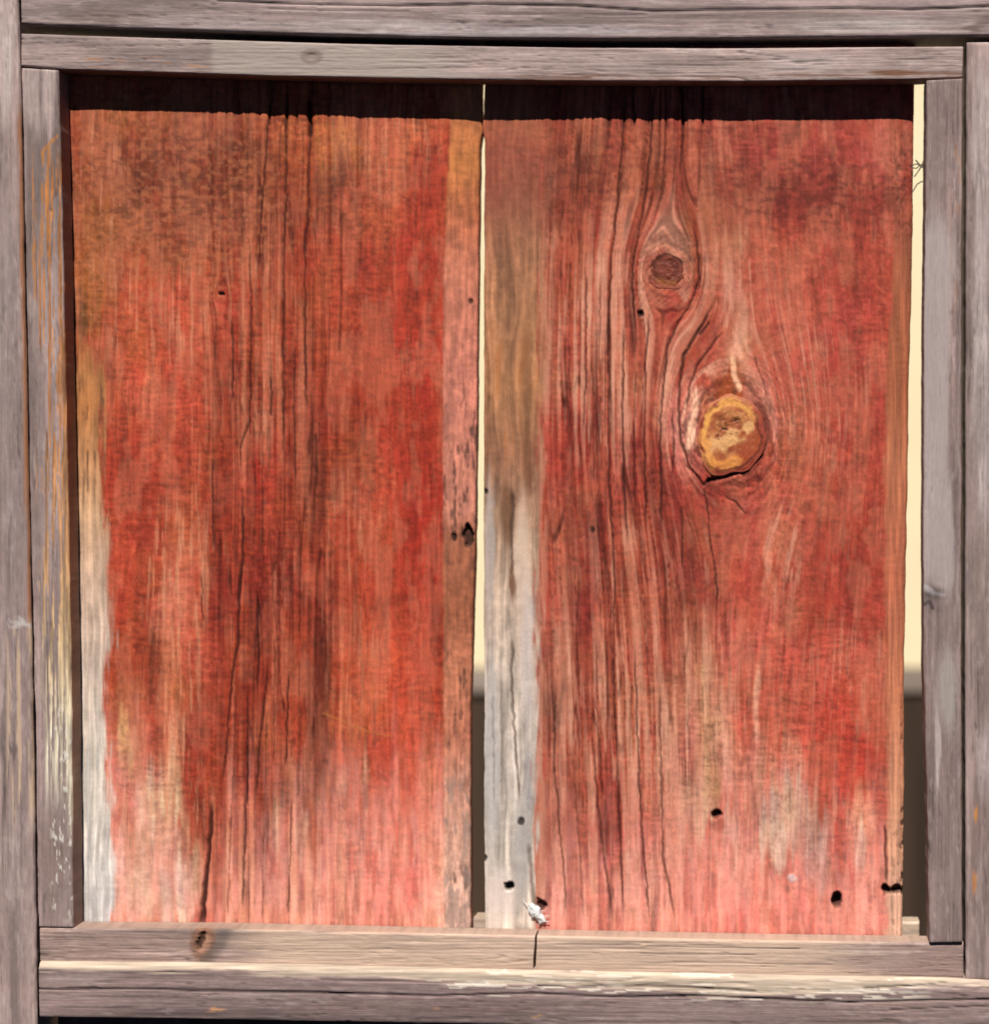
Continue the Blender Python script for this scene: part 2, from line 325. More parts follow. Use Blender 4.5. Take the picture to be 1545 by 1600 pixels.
    m = ss(-2.5, 2.5, X - rb + (fbm(X / 5, Y / 9, 45) - .5) * 5)
    Xw = X + 9 * (fbm(X / 20, Y / 60, 35) - .5)
    n = .5 * fbm(Xw / 3.5, Y / 60, 46, 4) + .5 * fbm(X / 9, Y / 12, 34, 4)
    tn = np.stack([np.interp(Y, [180, 260, 330, 420, 600, 800, 840, 960, 1040, 1150, 1250, 1450], v) for v in
        ([190, 192, 184, 202, 204, 204, 160, 162, 192, 190, 212, 226], [112, 118, 104, 122, 124, 130, 96, 94, 118, 116, 152, 180], [70, 66, 70, 96, 104, 108, 70, 66, 88, 90, 128, 160])], -1)
    bare = lin(np.clip(tn * (0.58 + 0.84 * n[..., None]), 0, 255)) / K
    sp = ss(.60, .72, fbm(X / 5, Y / 26, 48, 4)) * ss(560, 640, Y) * (0.35 + .65 * ss(.4, .6, vn(X / 40, Y / 60, 49)))
    bare = mix(bare, alb((78, 56, 48)), sp * .75)
    gr = ss(.5, .6, fbm(X / 8, Y / 25, 50)) * ss(1170, 1250, Y)
    bare = mix(bare, alb((150, 128, 118)), gr * .6)
    cols = mix(cols, bare, m)
    h = h - sp * m * 1.6 - m * 0.8 - np.clip(X - 722, 0, 30) * 0.08
    # a thin yellowish scratch
    d = segdist(X, Y, [(505, 1114), (535, 1126), (575, 1143), (612, 1150)])
    cols = mix(cols, alb((206, 128, 66)), ss(2.4, .8, d) * .35)
    cols, h = add_cracks(X, Y, cols, h, LEFT_CRACK)
    cols, h = holes(X, Y, cols, h, [(348, 459, 6, 4, 4), (731, 836, 8, 17, 9), (709, 838, 4, 6, 3), (735, 470, 4, 5, 2), (104, 345, 4, 7, 3)])
    return cols, h

def wearmap(X, Y, lst, seed):
    """how far the paint has gone from the raised fibres, 0..1"""
    m = np.zeros_like(X)
    n = (fbm(X / 30, Y / 120, seed) - .5)
    for (x, y, rx, ry, a) in lst:
        m = np.maximum(m, a * ss(1.3, .4, np.hypot((X - x) / rx, (Y - y) / ry) + n * .8))
    return m
def finish_plank(X, Y, psi, col, band, seed, wear, ridge, tint=(1.02, .92, .73)):
    """saw marks, fibres and drying cracks common to both planks"""
    h = np.zeros_like(X)
    bd = band(psi)
    psi = psi + 7 * (fbm(X / 40, Y / 260, seed + 60, 3) - .5)
    # saw marks: short level ripples in the old paint
    saw = fbm(X / 15 + 3 * vn(X / 60, Y / 60, seed), Y / 3.4, seed + 4, 3)
    sawa = 0.35 + 1.1 * ss(.38, .62, fbm(X / 110, Y / 110, seed + 5))
    blot = fbm(X / 12 + 4 * vn(X / 20, Y / 20, seed + 61), Y / 8 + 2 * vn(X / 17, Y / 23, seed + 62), seed + 6, 4)
    fiba = 0.35 + .9 * ss(.35, .65, fbm(X / 45, Y / 170, seed + 63)) + .4 * bd
    fib = fbm(psi / 3.2, Y / 48, seed + 7, 4)
    grn = fbm(X / 3.4, Y / 3.4, seed + 65, 2)
    wid = fbm(psi / 13, Y / 230, seed + 8, 3)
    lum = 1.04 + (saw - .5) * .55 * sawa + (blot - .5) * .8 + (fib - .5) * .8 * fiba + (wid - .5) * .45 + (grn - .5) * .5
    col = col * np.clip(lum, .42, 1.42)[..., None]
    # hue drifts between orange-brown and rose
    hue = fbm(X / 30, Y / 60, seed + 64, 4) - .5
    col = col * np.stack([tint[0] + 0 * hue, tint[1] + hue * .5, tint[2] + hue * .1], -1)
    salm = .02 + .26 * ss(.46, .60, fbm(X / 24, Y / 70, seed + 66, 4))
    col = mix(col, alb((206, 124, 94)) * np.clip(.6 + .8 * fib, 0, 2)[..., None], salm)
    # paint worn off along the raised fibres
    pale = ss(.52, .72, fbm(psi / 4.0, Y / 60, seed + 9, 4)) * np.clip(.13 * ss(.4, .62, fbm(X / 40, Y / 150, seed + 10)) + wear, 0, 1)
    col = mix(col, alb(ridge) * np.clip(.7 + .6 * fib, 0, 2)[..., None], pale * .92)
    thin = ss(.53, .68, fbm(X / 7, Y / 8, seed + 11, 4)) * ss(.40, .62, fbm(X / 60, Y / 80, seed + 12))
    col = mix(col, np.clip(col * 1.15 + alb((96, 58, 40)), 0, .85), thin * .45)
    dk = ss(.54, .70, fbm(X / 9, Y / 10, seed + 13, 4)) * ss(.42, .62, fbm(X / 60, Y / 110, seed + 14))
    col = mix(col, col * np.array([.66, .58, .54]), dk * .45)
    # drying cracks follow the grain
    for sc, ln, wd, am, sd in ((13, 420, .030, 1.0, 1), (7, 260, .05, .75, 2), (24, 600, .02, 1.0, 3)):
        rr = vn(psi / sc, Y / ln, seed + 20 + sd)
        on = ss(.42, .60, fbm(psi / 11, Y / 120, seed + 30 + sd, 2))
        c = ss(wd, wd * .2, np.abs(rr - .5)) * on * bd * am
        col = mix(col, alb((78, 27, 16)), c * .72)
        h -= c * 1.6
    # softer grooves of the early wood
    g = ss(.3, .68, fbm(psi / 6.5, Y / 330, seed + 40, 2))
    col = col * np.stack([1 - .30 * bd * (1 - g), 1 - .44 * bd * (1 - g), 1 - .46 * bd * (1 - g)], -1)
    col = mix(col, alb(ridge), np.clip(wear * bd * ss(.45, .95, g) * .55, 0, 1))
    h += g * 2.0 * bd + (fib - .5) * .8 * fiba + (saw - .5) * .5 * sawa + (blot - .5) * .5
    h += (fbm(X / 90, Y / 200, seed + 41, 2) - .5) * 3
    return col, h

# ---- right plank
RIGHT_PATCH = [
 (1100, 150, 420, 60, (146, 66, 52), .7),
 (900, 220, 80, 40, (166, 88, 64), .7), (930, 280, 110, 60, (128, 66, 50), .65), (1000, 240, 80, 70, (150, 74, 54), .7), (1060, 250, 50, 60, (150, 72, 54), .6), (1080, 350, 50, 80, (152, 82, 56), .7),
 (900, 340, 70, 50, (148, 72, 52), .6), (870, 420, 50, 60, (184, 100, 74), .7), (930, 430, 70, 60, (180, 88, 68), .7), (980, 360, 40, 60, (176, 84, 64), .6), (1000, 460, 40, 60, (176, 84, 66), .6),
 (890, 560, 60, 80, (192, 108, 84), .75), (960, 560, 70, 90, (200, 112, 92), .8), (1020, 560, 50, 80, (192, 98, 80), .7), (960, 640, 60, 50, (206, 122, 100), .75), (1060, 640, 40, 60, (206, 130, 116), .6),
 (1220, 240, 160, 60, (156, 66, 56), .75, .2), (1290, 310, 140, 50, (134, 50, 43), .8, .2), (1390, 230, 50, 50, (168, 84, 72), .7, .2), (1150, 310, 60, 50, (140, 64, 50), .6), (1130, 380, 50, 40, (150, 70, 54), .6),
 (1140, 430, 34, 70, (190, 118, 92), .75), (1150, 520, 24, 80, (206, 142, 122), .8), (1120, 500, 30, 50, (170, 78, 62), .6), (1240, 440, 90, 70, (174, 78, 62), .7), (1330, 440, 60, 80, (166, 64, 54), .7), (1260, 540, 80, 70, (186, 88, 74), .7), (1220, 600, 50, 80, (182, 86, 72), .65), (1330, 560, 60, 90, (172, 68, 58), .7), (1310, 640, 70, 90, (162, 62, 50), .7), (1240, 680, 30, 60, (178, 90, 68), .5), (1370, 640, 26, 110, (168, 70, 56), .6),
 (1180, 610, 26, 70, (190, 92, 80), .8), (1195, 640, 16, 60, (200, 116, 100), .6), (1075, 690, 26, 60, (212, 130, 120), .7), (1150, 590, 24, 40, (164, 84, 48), .6),
 (880, 700, 40, 80, (168, 66, 52), .7), (940, 760, 60, 80, (164, 62, 50), .7), (1010, 740, 60, 70, (146, 52, 46), .75), (1075, 780, 50, 50, (146, 54, 46), .75), (900, 820, 40, 60, (176, 88, 68), .55), (1000, 840, 60, 70, (166, 74, 56), .7), (1080, 860, 40, 60, (164, 78, 60), .6), (1160, 770, 50, 30, (166, 66, 54), .7), (1120, 830, 26, 40, (172, 74, 62), .6),
 (925, 840, 14, 60, (112, 42, 36), .55), (920, 930, 40, 80, (142, 56, 48), .75), (880, 960, 30, 80, (180, 96, 78), .65), (980, 950, 50, 80, (166, 76, 58), .7), (1040, 950, 40, 60, (180, 96, 74), .6), (1100, 940, 40, 60, (140, 66, 52), .7), (1115, 990, 30, 50, (136, 66, 52), .6),
 (1240, 800, 70, 60, (182, 90, 72), .7), (1210, 860, 50, 50, (190, 104, 84), .75), (1340, 780, 50, 90, (166, 66, 52), .75), (1330, 860, 60, 80, (160, 54, 44), .8, .2), (1170, 900, 50, 60, (172, 72, 58), .6), (1240, 920, 70, 50, (176, 76, 60), .6), (1180, 980, 80, 50, (180, 80, 66), .7), (1300, 970, 70, 60, (166, 60, 48), .7), (1220, 960, 30, 50, (192, 106, 86), .55), (1160, 1020, 60, 40, (196, 98, 84), .7), (1330, 1040, 70, 60, (188, 84, 70), .7), (1230, 1050, 70, 60, (190, 84, 70), .7),
 (880, 1080, 40, 110, (164, 84, 66), .7), (865, 1100, 14, 120, (122, 50, 40), .6), (930, 1080, 40, 110, (180, 90, 72), .7), (990, 1100, 40, 120, (188, 106, 84), .7), (1035, 1120, 24, 120, (180, 98, 76), .7), (1075, 1080, 34, 90, (214, 140, 118), .8), (1105, 1120, 24, 110, (200, 148, 116), .75), (1130, 1150, 26, 90, (210, 146, 126), .7), (1060, 1180, 30, 80, (216, 150, 130), .65),
 (1200, 1130, 60, 80, (190, 78, 64), .75), (1250, 1180, 60, 70, (196, 84, 70), .7), (1320, 1170, 60, 110, (182, 62, 50), .85, .2), (1310, 1270, 40, 70, (186, 64, 52), .8, .2), (1180, 1120, 6, 60, (226, 160, 140), .6), (1230, 1200, 20, 60, (214, 130, 112), .6), (1175, 1220, 50, 50, (218, 138, 122), .6),
 (960, 1250, 60, 80, (170, 78, 62), .7), (900, 1230, 40, 90, (176, 90, 72), .65), (870, 1270, 20, 90, (150, 74, 60), .6), (1010, 1270, 40, 90, (190, 96, 80), .65), (940, 1300, 20, 60, (148, 52, 44), .6), (1060, 1280, 40, 70, (212, 130, 112), .7), (1095, 1250, 30, 60, (196, 150, 124), .7), (1120, 1235, 12, 40, (176, 128, 92), .6),
 (880, 1380, 40, 70, (204, 122, 108), .75), (950, 1390, 60, 60, (208, 112, 98), .7), (1020, 1390, 50, 70, (214, 120, 106), .7), (1090, 1380, 60, 60, (218, 112, 100), .75), (1160, 1330, 50, 50, (222, 148, 132), .7), (1180, 1400, 70, 50, (222, 112, 100), .75), (1110, 1320, 20, 30, (192, 84, 70), .6), (1260, 1400, 40, 50, (226, 124, 110), .7), (1360, 1350, 40, 60, (214, 92, 80), .7), (1360, 1400, 40, 60, (228, 140, 124), .7), (1345, 1290, 26, 50, (226, 142, 122), .6),
 (1230, 1270, 46, 50, (192, 156, 142), .85), (1265, 1310, 40, 46, (180, 148, 138), .8), (1285, 1350, 26, 40, (196, 146, 140), .75), (1215, 1310, 22, 36, (214, 176, 162), .6), (1143, 1290, 14, 26, (184, 150, 136), .6), (1306, 1330, 10, 60, (188, 86, 70), .7), (1290, 1300, 16, 30, (176, 136, 124), .5), (1340, 1325, 12, 40, (224, 180, 166), .6),
]
RIGHT_CRACK = [
 ([(978, 120), (972, 236), (962, 337), (955, 405), (950, 520), (952, 640)], 2.2, 2.5), ([(1022, 120), (1016, 236), (1006, 320), (991, 395), (988, 440), (992, 520)], 2.4, 2.5), ([(1040, 120), (1040, 200), (1036, 300), (1020, 350)], 1.6, 2, .6), ([(1066, 130), (1067, 200), (1062, 280)], 1.8, 2, .6), ([(1098, 130), (1096, 200), (1092, 300)], 1.6, 2, .5),
 ([(990, 120), (990, 196)], 3, 3), ([(1064, 120), (1066, 197)], 3, 3), ([(1098, 120), (1098, 197)], 3, 3),
 ([(1082, 330), (1090, 400), (1092, 440), (1076, 480), (1058, 505), (1044, 540), (1036, 600), (1030, 690), (1033, 760), (1032, 850)], 2.6, 3),
 ([(1118, 470), (1100, 502), (1084, 530), (1069, 555), (1062, 590), (1060, 640), (1063, 690), (1074, 722), (1086, 742), (1099, 757)], 3.0, 3.5),
 ([(1128, 520), (1108, 545), (1088, 572), (1078, 600), (1072, 640)], 2.2, 2.5), ([(1106, 505), (1094, 522)], 3.5, 2), ([(1050, 640), (1052, 690), (1050, 745)], 2.0, 2),
 ([(1099, 757), (1105, 800), (1110, 850), (1118, 900), (1121, 960)], 2.0, 2.5), ([(1064, 790), (1066, 890)], 1.8, 2), ([(1134, 778), (1148, 784), (1164, 802)], 2.0, 2), ([(1074, 728), (1098, 758), (1110, 748)], 2.6, 3),
 ([(1015, 480), (1008, 560), (1006, 700), (1010, 840)], 2.0, 2.5), ([(975, 500), (972, 640), (975, 760), (980, 860)], 2.4, 2.5), ([(950, 600), (952, 760), (960, 900), (958, 1000)], 2.2, 2.5), ([(915, 420), (916, 560), (910, 680)], 1.8, 2), ([(925, 560), (928, 760)], 1.6, 2, .6), ([(890, 540), (888, 700)], 1.6, 2, .6), ([(993, 560), (990, 700), (992, 800)], 1.8, 2, .7), ([(938, 440), (936, 600)], 1.6, 2, .6),
 ([(905, 900), (900, 1000), (906, 1100)], 1.6, 2, .6), ([(933, 1000), (932, 1100), (940, 1250)], 1.8, 2, .7), ([(958, 980), (960, 1100), (966, 1260), (975, 1440)], 2.2, 2.5, .8), ([(990, 1000), (996, 1150), (1002, 1300), (1016, 1450)], 2.4, 2.5, .8), ([(1030, 1060), (1033, 1200), (1036, 1340), (1056, 1450)], 2.8, 2.5, .7), ([(868, 1060), (866, 1200), (880, 1350), (886, 1440)], 2.2, 2.5, .7), ([(925, 1150), (938, 1300), (958, 1440)], 2.4, 2.5, .7), ([(985, 1080), (983, 1200)], 1.6, 2, .5), ([(1075, 1080), (1076, 1230)], 1.8, 2, .4), ([(895, 1180), (905, 1330), (912, 1440)], 1.6, 2, .5),
 ([(1106, 751), (1120, 747), (1141, 741), (1164, 731), (1188, 712)], 4.8, 6, .9),
 ([(1178, 560), (1192, 596), (1198, 620)], 2, 2, .6), ([(1205, 690), (1212, 720), (1200, 735)], 1.6, 1.5, .4),
]
def right_plank(X, Y, e4):
    base = np.broadcast_to(alb((172, 70, 56)), X.shape + (3,)).copy()
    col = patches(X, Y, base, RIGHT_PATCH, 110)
    psi = knot_flow(X, Y, [(1043, 425, 42, 1.7), (1140, 672, 78, 1.5)])
    band = lambda p: (ss(835, 880, p) * ss(1130, 1060, p)) * 0.95 + 0.10
    cols, h = finish_plank(X, Y, psi, col, band, 120,
        wearmap(X, Y, [(960, 550, 150, 170, .95), (870, 480, 50, 120, .6), (1150, 490, 60, 110, .6), (980, 1120, 130, 170, .8), (1090, 1120, 70, 180, .8), (1000, 380, 90, 80, .5), (1210, 860, 60, 80, .5), (1240, 600, 120, 140, .3), (1000, 880, 120, 90, .35), (950, 1390, 150, 90, .7), (1180, 1280, 140, 120, .5), (1060, 640, 60, 110, .7), (1150, 1390, 120, 80, .4), (1330, 1050, 80, 80, .25)], 115), (222, 156, 128), (.96, .96, .86))
    # the grain closes in rings round both knots
    for (x, y, rx, ry) in ((1043, 423, 28, 29), (1142, 678, 48, 56)):
        dx, dy = (X - x) / rx, (Y - y) / ry
        d = np.hypot(dx, dy) + (fbm(X / 22, Y / 22, 131) - .5) * .3
        an = np.arctan2(dy, dx)
        rn = fbm(d * 7, np.cos(an) * 1.6 + np.sin(an) * .7, 130, 3); fine = fbm(d * 22, an * 1.5, 132, 2)
        m = ss(1.95, 1.25, d) * (.45 if rx < 40 else .85)
        cols = cols * (1 - m * (.62 * ss(.5, .66, rn) + .5 * (fine - .5)))[..., None]
        cols = mix(cols, alb((210, 130, 100)), m * ss(.48, .34, rn) * .22)
        cr = ss(.05, .015, np.abs(rn - .55)) * m * ss(.45, .6, fbm(X / 14, Y / 14, 134))
        cols = mix(cols, alb((70, 28, 20)), cr * .8)
        h += m * ss(1.0, 1.35, d) * (rn - .5) * -2.2 - cr * 1.5 + 1.0 * ss(1.9, 1.0, d) - ss(.90, .80, d) * 9
    n = fbm(X / 7, Y / 30, 133, 3) - .5
    fb = ss(.32, .58, fbm(psi / 3.5 + X / 9, Y / 36, 135, 3))
    def stroke(cols, pts, wd, c, am, nn=1.0):
        d = segdist(X + n * 14 * nn, Y + n * 20 * nn, pts)
        return mix(cols, alb(c) * (.75 + .5 * fb)[..., None], np.clip(ss(wd, wd * .2, d) * am * (.35 + .65 * fb), 0, 1))
    cols = stroke(cols, [(1138, 576), (1130, 596), (1124, 622), (1146, 614), (1138, 590)], 27, (146, 68, 36), 1.25, .6)
    cols = stroke(cols, [(1112, 610), (1104, 628), (1098, 640)], 7, (214, 132, 92), .8)
    cols = stroke(cols, [(1144, 560), (1147, 588), (1154, 606)], 7, (226, 168, 132), .9, .5)
    cols = stroke(cols, [(1090, 615), (1078, 650), (1080, 695)], 17, (238, 178, 146), 1.0)  # pale highlight left of the knot, painted into the colour
    cols = stroke(cols, [(1180, 575), (1195, 600), (1207, 650), (1212, 690)], 10, (214, 134, 114), .7)
    cols = stroke(cols, [(1172, 606), (1188, 636), (1196, 680)], 11, (104, 42, 32), .8)
    cols = stroke(cols, [(1122, 756), (1150, 746), (1174, 730)], 17, (132, 62, 46), .85)
    cols = stroke(cols, [(1214, 690), (1210, 714), (1188, 736)], 6, (206, 112, 94), .7, .5)
    cols = stroke(cols, [(1088, 712), (1080, 724), (1095, 745)], 13, (172, 64, 56), .8)
    near = np.maximum(ss(2.6, 1.6, np.hypot((X - 1142) / 50, (Y - 675) / 66)), ss(2.6, 1.6, np.hypot((X - 1043) / 30, (Y - 423) / 32)))
    rad = np.hypot((X - 1142) / 49, (Y - 682) / 60)
    gg = .5 * fbm(rad * 26, np.arctan2(Y - 682, X - 1142) * 3, 136, 3) + .5 * fbm(X / 3.2, Y / 5, 137, 3) - .5
    cols = cols * np.clip(1 + near * gg * 1.5, .4, 1.6)[..., None]; h += near * gg * 1.2
    h += 1.5 * ss(24, 4, segdist(X, Y, [(1122, 758), (1150, 748), (1174, 732)]))
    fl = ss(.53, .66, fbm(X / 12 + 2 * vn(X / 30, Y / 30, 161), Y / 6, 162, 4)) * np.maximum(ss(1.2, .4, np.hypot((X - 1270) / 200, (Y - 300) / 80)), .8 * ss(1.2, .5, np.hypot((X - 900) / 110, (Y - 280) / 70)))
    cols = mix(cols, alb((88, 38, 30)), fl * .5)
    f = ss(1180, 1450, Y + (fbm(X / 14, Y / 110, 139, 4) - .5) * 240 + 60 * ss(90, 40, np.abs(X - 1100)))
    cols = mix(cols, np.clip(cols * .75 + alb((206, 146, 134)) * .75, 0, .9), f * (.45 + .5 * ss(.38, .62, fbm(X / 9, Y / 45, 129, 4))))  # faded foot again, with the bounce light's brightening put into the colour
    # bare, silvered strip down the left edge
    lb = np.interp(Y, [180, 300, 400, 560, 800, 1000, 1250, 1350, 1450], [846, 850, 848, 846, 842, 838, 842, 838, 832])
    bw = 7 + 30 * ss(420, 260, Y)
    m = ss(1, -1, (X - lb + (fbm(X / 6, Y / 50, 141, 4) - .5) * 30) / bw) * (1 - .35 * ss(420, 260, Y))
    Xw = X + 16 * (fbm(X / 26, Y / 120, 145) - .5)
    n = .62 * fbm(Xw / 4.2, Y / 95, 142, 4) + .38 * fbm(X / 9, Y / 16, 146, 4); n2 = fbm(Xw / 12, Y / 140, 143, 3)
    tn = np.stack([np.interp(Y, [180, 240, 300, 380, 500, 600, 720, 800, 900, 1050, 1200, 1320, 1450], v) for v in
        ([156, 132, 124, 156, 172, 178, 164, 176, 200, 202, 196, 204, 226], [92, 78, 78, 104, 118, 122, 112, 136, 170, 182, 180, 188, 206], [64, 58, 58, 76, 84, 84, 84, 108, 148, 166, 168, 174, 190])], -1)
    bare = lin(np.clip(tn * (0.38 + 0.80 * n + 0.42 * n2)[..., None], 0, 255)) / K
    bare = mix(bare, alb((176, 108, 60)), ss(.6, .75, n2) * ss(480, 560, Y) * ss(760, 660, Y) * .6)
    for (x, y, rx, ry, c, a) in ((792, 800, 12, 60, (112, 74, 52), .8), (826, 720, 9, 60, (116, 72, 50), .7), (764, 860, 9, 130, (184, 168, 160), .8), (816, 900, 14, 130, (220, 192, 172), .7), (800, 908, 6, 34, (108, 62, 40), .85), (768, 1180, 14, 160, (192, 184, 180), .8), (824, 1040, 10, 140, (206, 190, 186), .6), (815, 1330, 16, 90, (172, 164, 160), .7), (826, 1220, 8, 60, (150, 146, 148), .6), (780, 1400, 30, 50, (228, 208, 196), .8), (822, 600, 10, 120, (126, 84, 56), .5)):
        d = np.hypot((X - x + (n - .5) * 14) / rx, (Y - y) / ry); bare = mix(bare, alb(c), ss(1.25, .5, d) * a)
    cols = mix(cols, bare, m)
    edge = np.exp(-((X - lb - 6) / 9) ** 2) * ss(.3, .6, fbm(X / 5, Y / 60, 144)) * ss(330, 450, Y)
    cols = mix(cols, alb((206, 140, 112)), edge * .6)
    h = h * (1 - .45 * m) + m * ((n - .5) * 3.0)
    # worn, rounded right edge
    re = np.interp(Y, [180, 400, 600, 800, 1000, 1200, 1450], [1398, 1396, 1384, 1382, 1383, 1388, 1386])
    m = ss(-6, 6, X - re + (fbm(X / 5, Y / 30, 151) - .5) * 12) * ss(280, 420, Y + (fbm(X / 9, Y / 30, 152) - .5) * 60)
    n = fbm(X / 3, Y / 70, 153, 4)
    tn = np.stack([np.interp(Y, [180, 300, 420, 600, 720, 900, 1100, 1300, 1450], v) for v in
        ([168, 150, 164, 162, 186, 186, 200, 214, 226], [84, 80, 94, 92, 112, 104, 124, 152, 176], [70, 60, 66, 62, 80, 76, 90, 120, 150])], -1)
    bare = lin(np.clip(tn * (0.72 + 0.56 * n)[..., None], 0, 255)) / K
    cols = mix(cols, bare, m)
    bump = fbm(X / 4, Y / 9, 154, 4)
    sp = ss(.56, .66, bump) * (ss(1403, 1410, X) * ss(1050, 1150, Y) + ss(1386, 1396, X) * ss(1230, 1330, Y) * .4 + ss(1385, 1400, X) * ss(400, 330, Y) * ss(200, 230, Y) * .55)
    cols = mix(cols, alb((58, 38, 28)), np.clip(sp, 0, 1) * .85)
    h = h - np.clip(sp, 0, 1) * 2 - ss(1390, 1425, X) * 2
    cols, h = add_cracks(X, Y, cols, h, RIGHT_CRACK)
    cols, h = add_cracks(X, Y, cols, h, [([(801, 770), (800, 860), (799, 900)], 3.2, 3, .8), ([(800, 990), (800, 1080), (806, 1180), (812, 1260)], 3, 3, .8), ([(770, 1080), (772, 1260)], 1.6, 2, .5), ([(783, 1060), (784, 1250)], 1.6, 2, .5), ([(826, 1320), (832, 1400), (838, 1430)], 4, 2, .6)], (84, 66, 56))
    cols, h = add_cracks(X, Y, cols, h, [([(1382, 1290), (1384, 1380)], 3, 3, .8), ([(1388, 1392), (1414, 1392)], 7, 5, .9)], (40, 26, 20))
    cols, h = holes(X, Y, cols, h, [(795, 1385, 7.5, 7, 12), (1121, 1272, 8, 7, 9), (1307, 1406, 8, 11, 14), (1384, 1390, 6, 10, 11), (1400, 1388, 7, 6, 6), (1000, 490, 5, 5, 4), (845, 1416, 8, 12, 8), (814, 1283, 5, 6, 2), (758, 768, 4, 5, 3), (757, 1340, 4, 5, 3), (926, 828, 4, 7, 1)])
    d = np.hypot((X - 1121) / 14, (Y - 1288) / 12); cols = mix(cols, alb((150, 66, 50)), ss(1.2, .6, d) * .5)
    # a flake of paint standing off
    d = np.hypot((X - 1237) / 7, (Y - 1371) / 6) + (fbm(X / 6, Y / 6, 160) - .5) * 1.6; cols = mix(cols, alb((214, 196, 194)), ss(1.2, .6, d) * .7); h += ss(1.2, .5, d) * 1
    return cols, h

# ---- weathered frame timber
def frame_wood(base0, plist, seed, vertical, worn=None, cracks=(), rough=1.0):
    def fn(X, Y, e4):
        a, b = (X, Y) if vertical else (Y, X)
        base = tuple(c * k for c, k in zip(base0, (1.11, 1.07, 1.06)))
        col = np.broadcast_to(alb(base), X.shape + (3,)).copy()
        n1 = fbm(a / 26, b / 260, seed + 50, 3)
        col = mix(col, alb(tuple(min(255, c * 1.22) for c in base)), ss(.5, .75, n1) * .7)
        col = mix(col, alb(tuple(c * .76 for c in base)), ss(.5, .25, n1) * .7)
        col = patches(X, Y, col, [(*q[:4], tuple(min(255, c * k) for c, k in zip(q[4], (1.08, 1.05, 1.04))), *q[5:]) for q in plist], seed, (6, 40), vertical)
        fib = fbm(a / 1.9, b / 110, seed + 51, 4); blo = .5 * fbm(a / 8, b / 18, seed + 52, 4) + .5 * fbm(a / 2.6, b / 5, seed + 75, 3)
        col = col * np.clip(1 + (fib - .5) * .45 * rough + (blo - .5) * .55 * rough, .5, 1.6)[..., None]
        h = (fib - .5) * 1.1 + (blo - .5) * .7
        aw = a + 5 * (fbm(a / 30, b / 200, seed + 70) - .5)
        li = fbm(aw / 1.9, b / 220, seed + 71, 2); li2 = ss(.56, .7, li) * ss(.4, .6, fbm(a / 14, b / 120, seed + 72))
        col = mix(col, col * np.array([.62, .58, .56]), li2 * .45); h -= li2 * .5
        wk = ss(.55, .7, fbm(a / 5, b / 24, seed + 73, 4)) * ss(.45, .62, fbm(a / 25, b / 90, seed + 74)); col = mix(col, np.clip(col * 1.2 + .06, 0, .8), wk * .6)
        for sc, ln, wd in ((9, 330, .022), (5, 210, .03)):
            r = vn(a / sc, b / ln, seed + 53 + sc); on = ss(.5, .66, fbm(a / 9, b / 150, seed + 54 + sc, 2))
            c = ss(wd, wd * .2, np.abs(r - .5)) * on
            col = mix(col, col * .55, c * .8); h -= c
        if worn is not None: col, h = worn(X, Y, e4, col, h)
        col, h = add_cracks(X, Y, col, h, cracks, (58, 46, 42))
        return col, h
    return fn

GREY = (144, 129, 125)
def worn_left_batten(X, Y, e4, col, h):
    # varnish flaked off: orange wood high up, bleached cream lower down
    n = fbm(X / 3.0, Y / 150, 201, 4); big = fbm(X / 11, Y / 260, 202, 3)
    rel = e4[0] / (e4[0] + e4[1])
    amt = ss(250, 560, Y) * ss(1380, 1100, Y)
    on = ss(.555, .60, n * .65 + big * .35 + .10 * (rel - .5) + .035 * amt + .022) * ss(210, 300, Y) * ss(1290, 1180, Y + 60 * (big - .5))
    edge = ss(9, 3, e4[1] + (n - .5) * 14) * ss(480, 540, Y) * ss(1330, 1250, Y)
    on = np.maximum(on * ss(.12, .4, rel + (n - .5) * .3), edge)
    f = np.stack([np.interp(Y, [200, 600, 850, 1000, 1150], v) for v in ([172, 170, 184, 204, 222], [112, 112, 136, 172, 208], [60, 66, 92, 130, 182])], -1)
    c = lin(np.clip(f * (.5 + 1.0 * fbm(X / 2.5, Y / 50, 203))[..., None], 0, 255)) / K
    col = mix(col, c, on * .9); h = h - on * 1.2
    fl = ss(.66, .72, fbm(X / 5, Y / 12, 204, 4)) * ss(1060, 1160, Y) * ss(1460, 1400, Y) * ss(.3, .55, rel)
    col = mix(col, alb((222, 214, 202)), fl * .85); h += fl * .8
    # the flaked outline near the top
    for p in ([(91, 212), (80, 222), (66, 238), (65, 262)], [(68, 240), (67, 300), (66, 400)], [(76, 232), (74, 330), (77, 400)], [(52, 330), (54, 410), (57, 470)]):
        d = segdist(X, Y, p); col = mix(col, alb((186, 122, 60)), ss(3.0, 1, d + (n - .5) * 7) * .8 * ss(.35, .55, fbm(X / 3, Y / 25, 205, 3)))
    return col, h
def worn_left_post(X, Y, e4, col, h):
    n = fbm(X / 3.0, Y / 170, 211, 4)
    on = ss(8, 2, e4[1] + (n - .5) * 12) * ss(140, 200, Y) * ss(1010, 960, Y)
    f = ss(.52, .6, fbm(X / 4, Y / 220, 212, 3)) * ss(950, 1000, Y) * ss(1320, 1240, Y) * ss(8, 14, X)
    col = mix(col, alb((168, 106, 62)), on * .75); col = mix(col, alb((206, 176, 148)), f * .8)
    d = np.hypot((X - 30) / 16, (Y - 974) / 8); col = mix(col, alb((210, 204, 200)), ss(1.2, .5, d + (fbm(X / 6, Y / 5, 213) - .5) * 2.4) * .6)
    return col, h - on * .8 - f
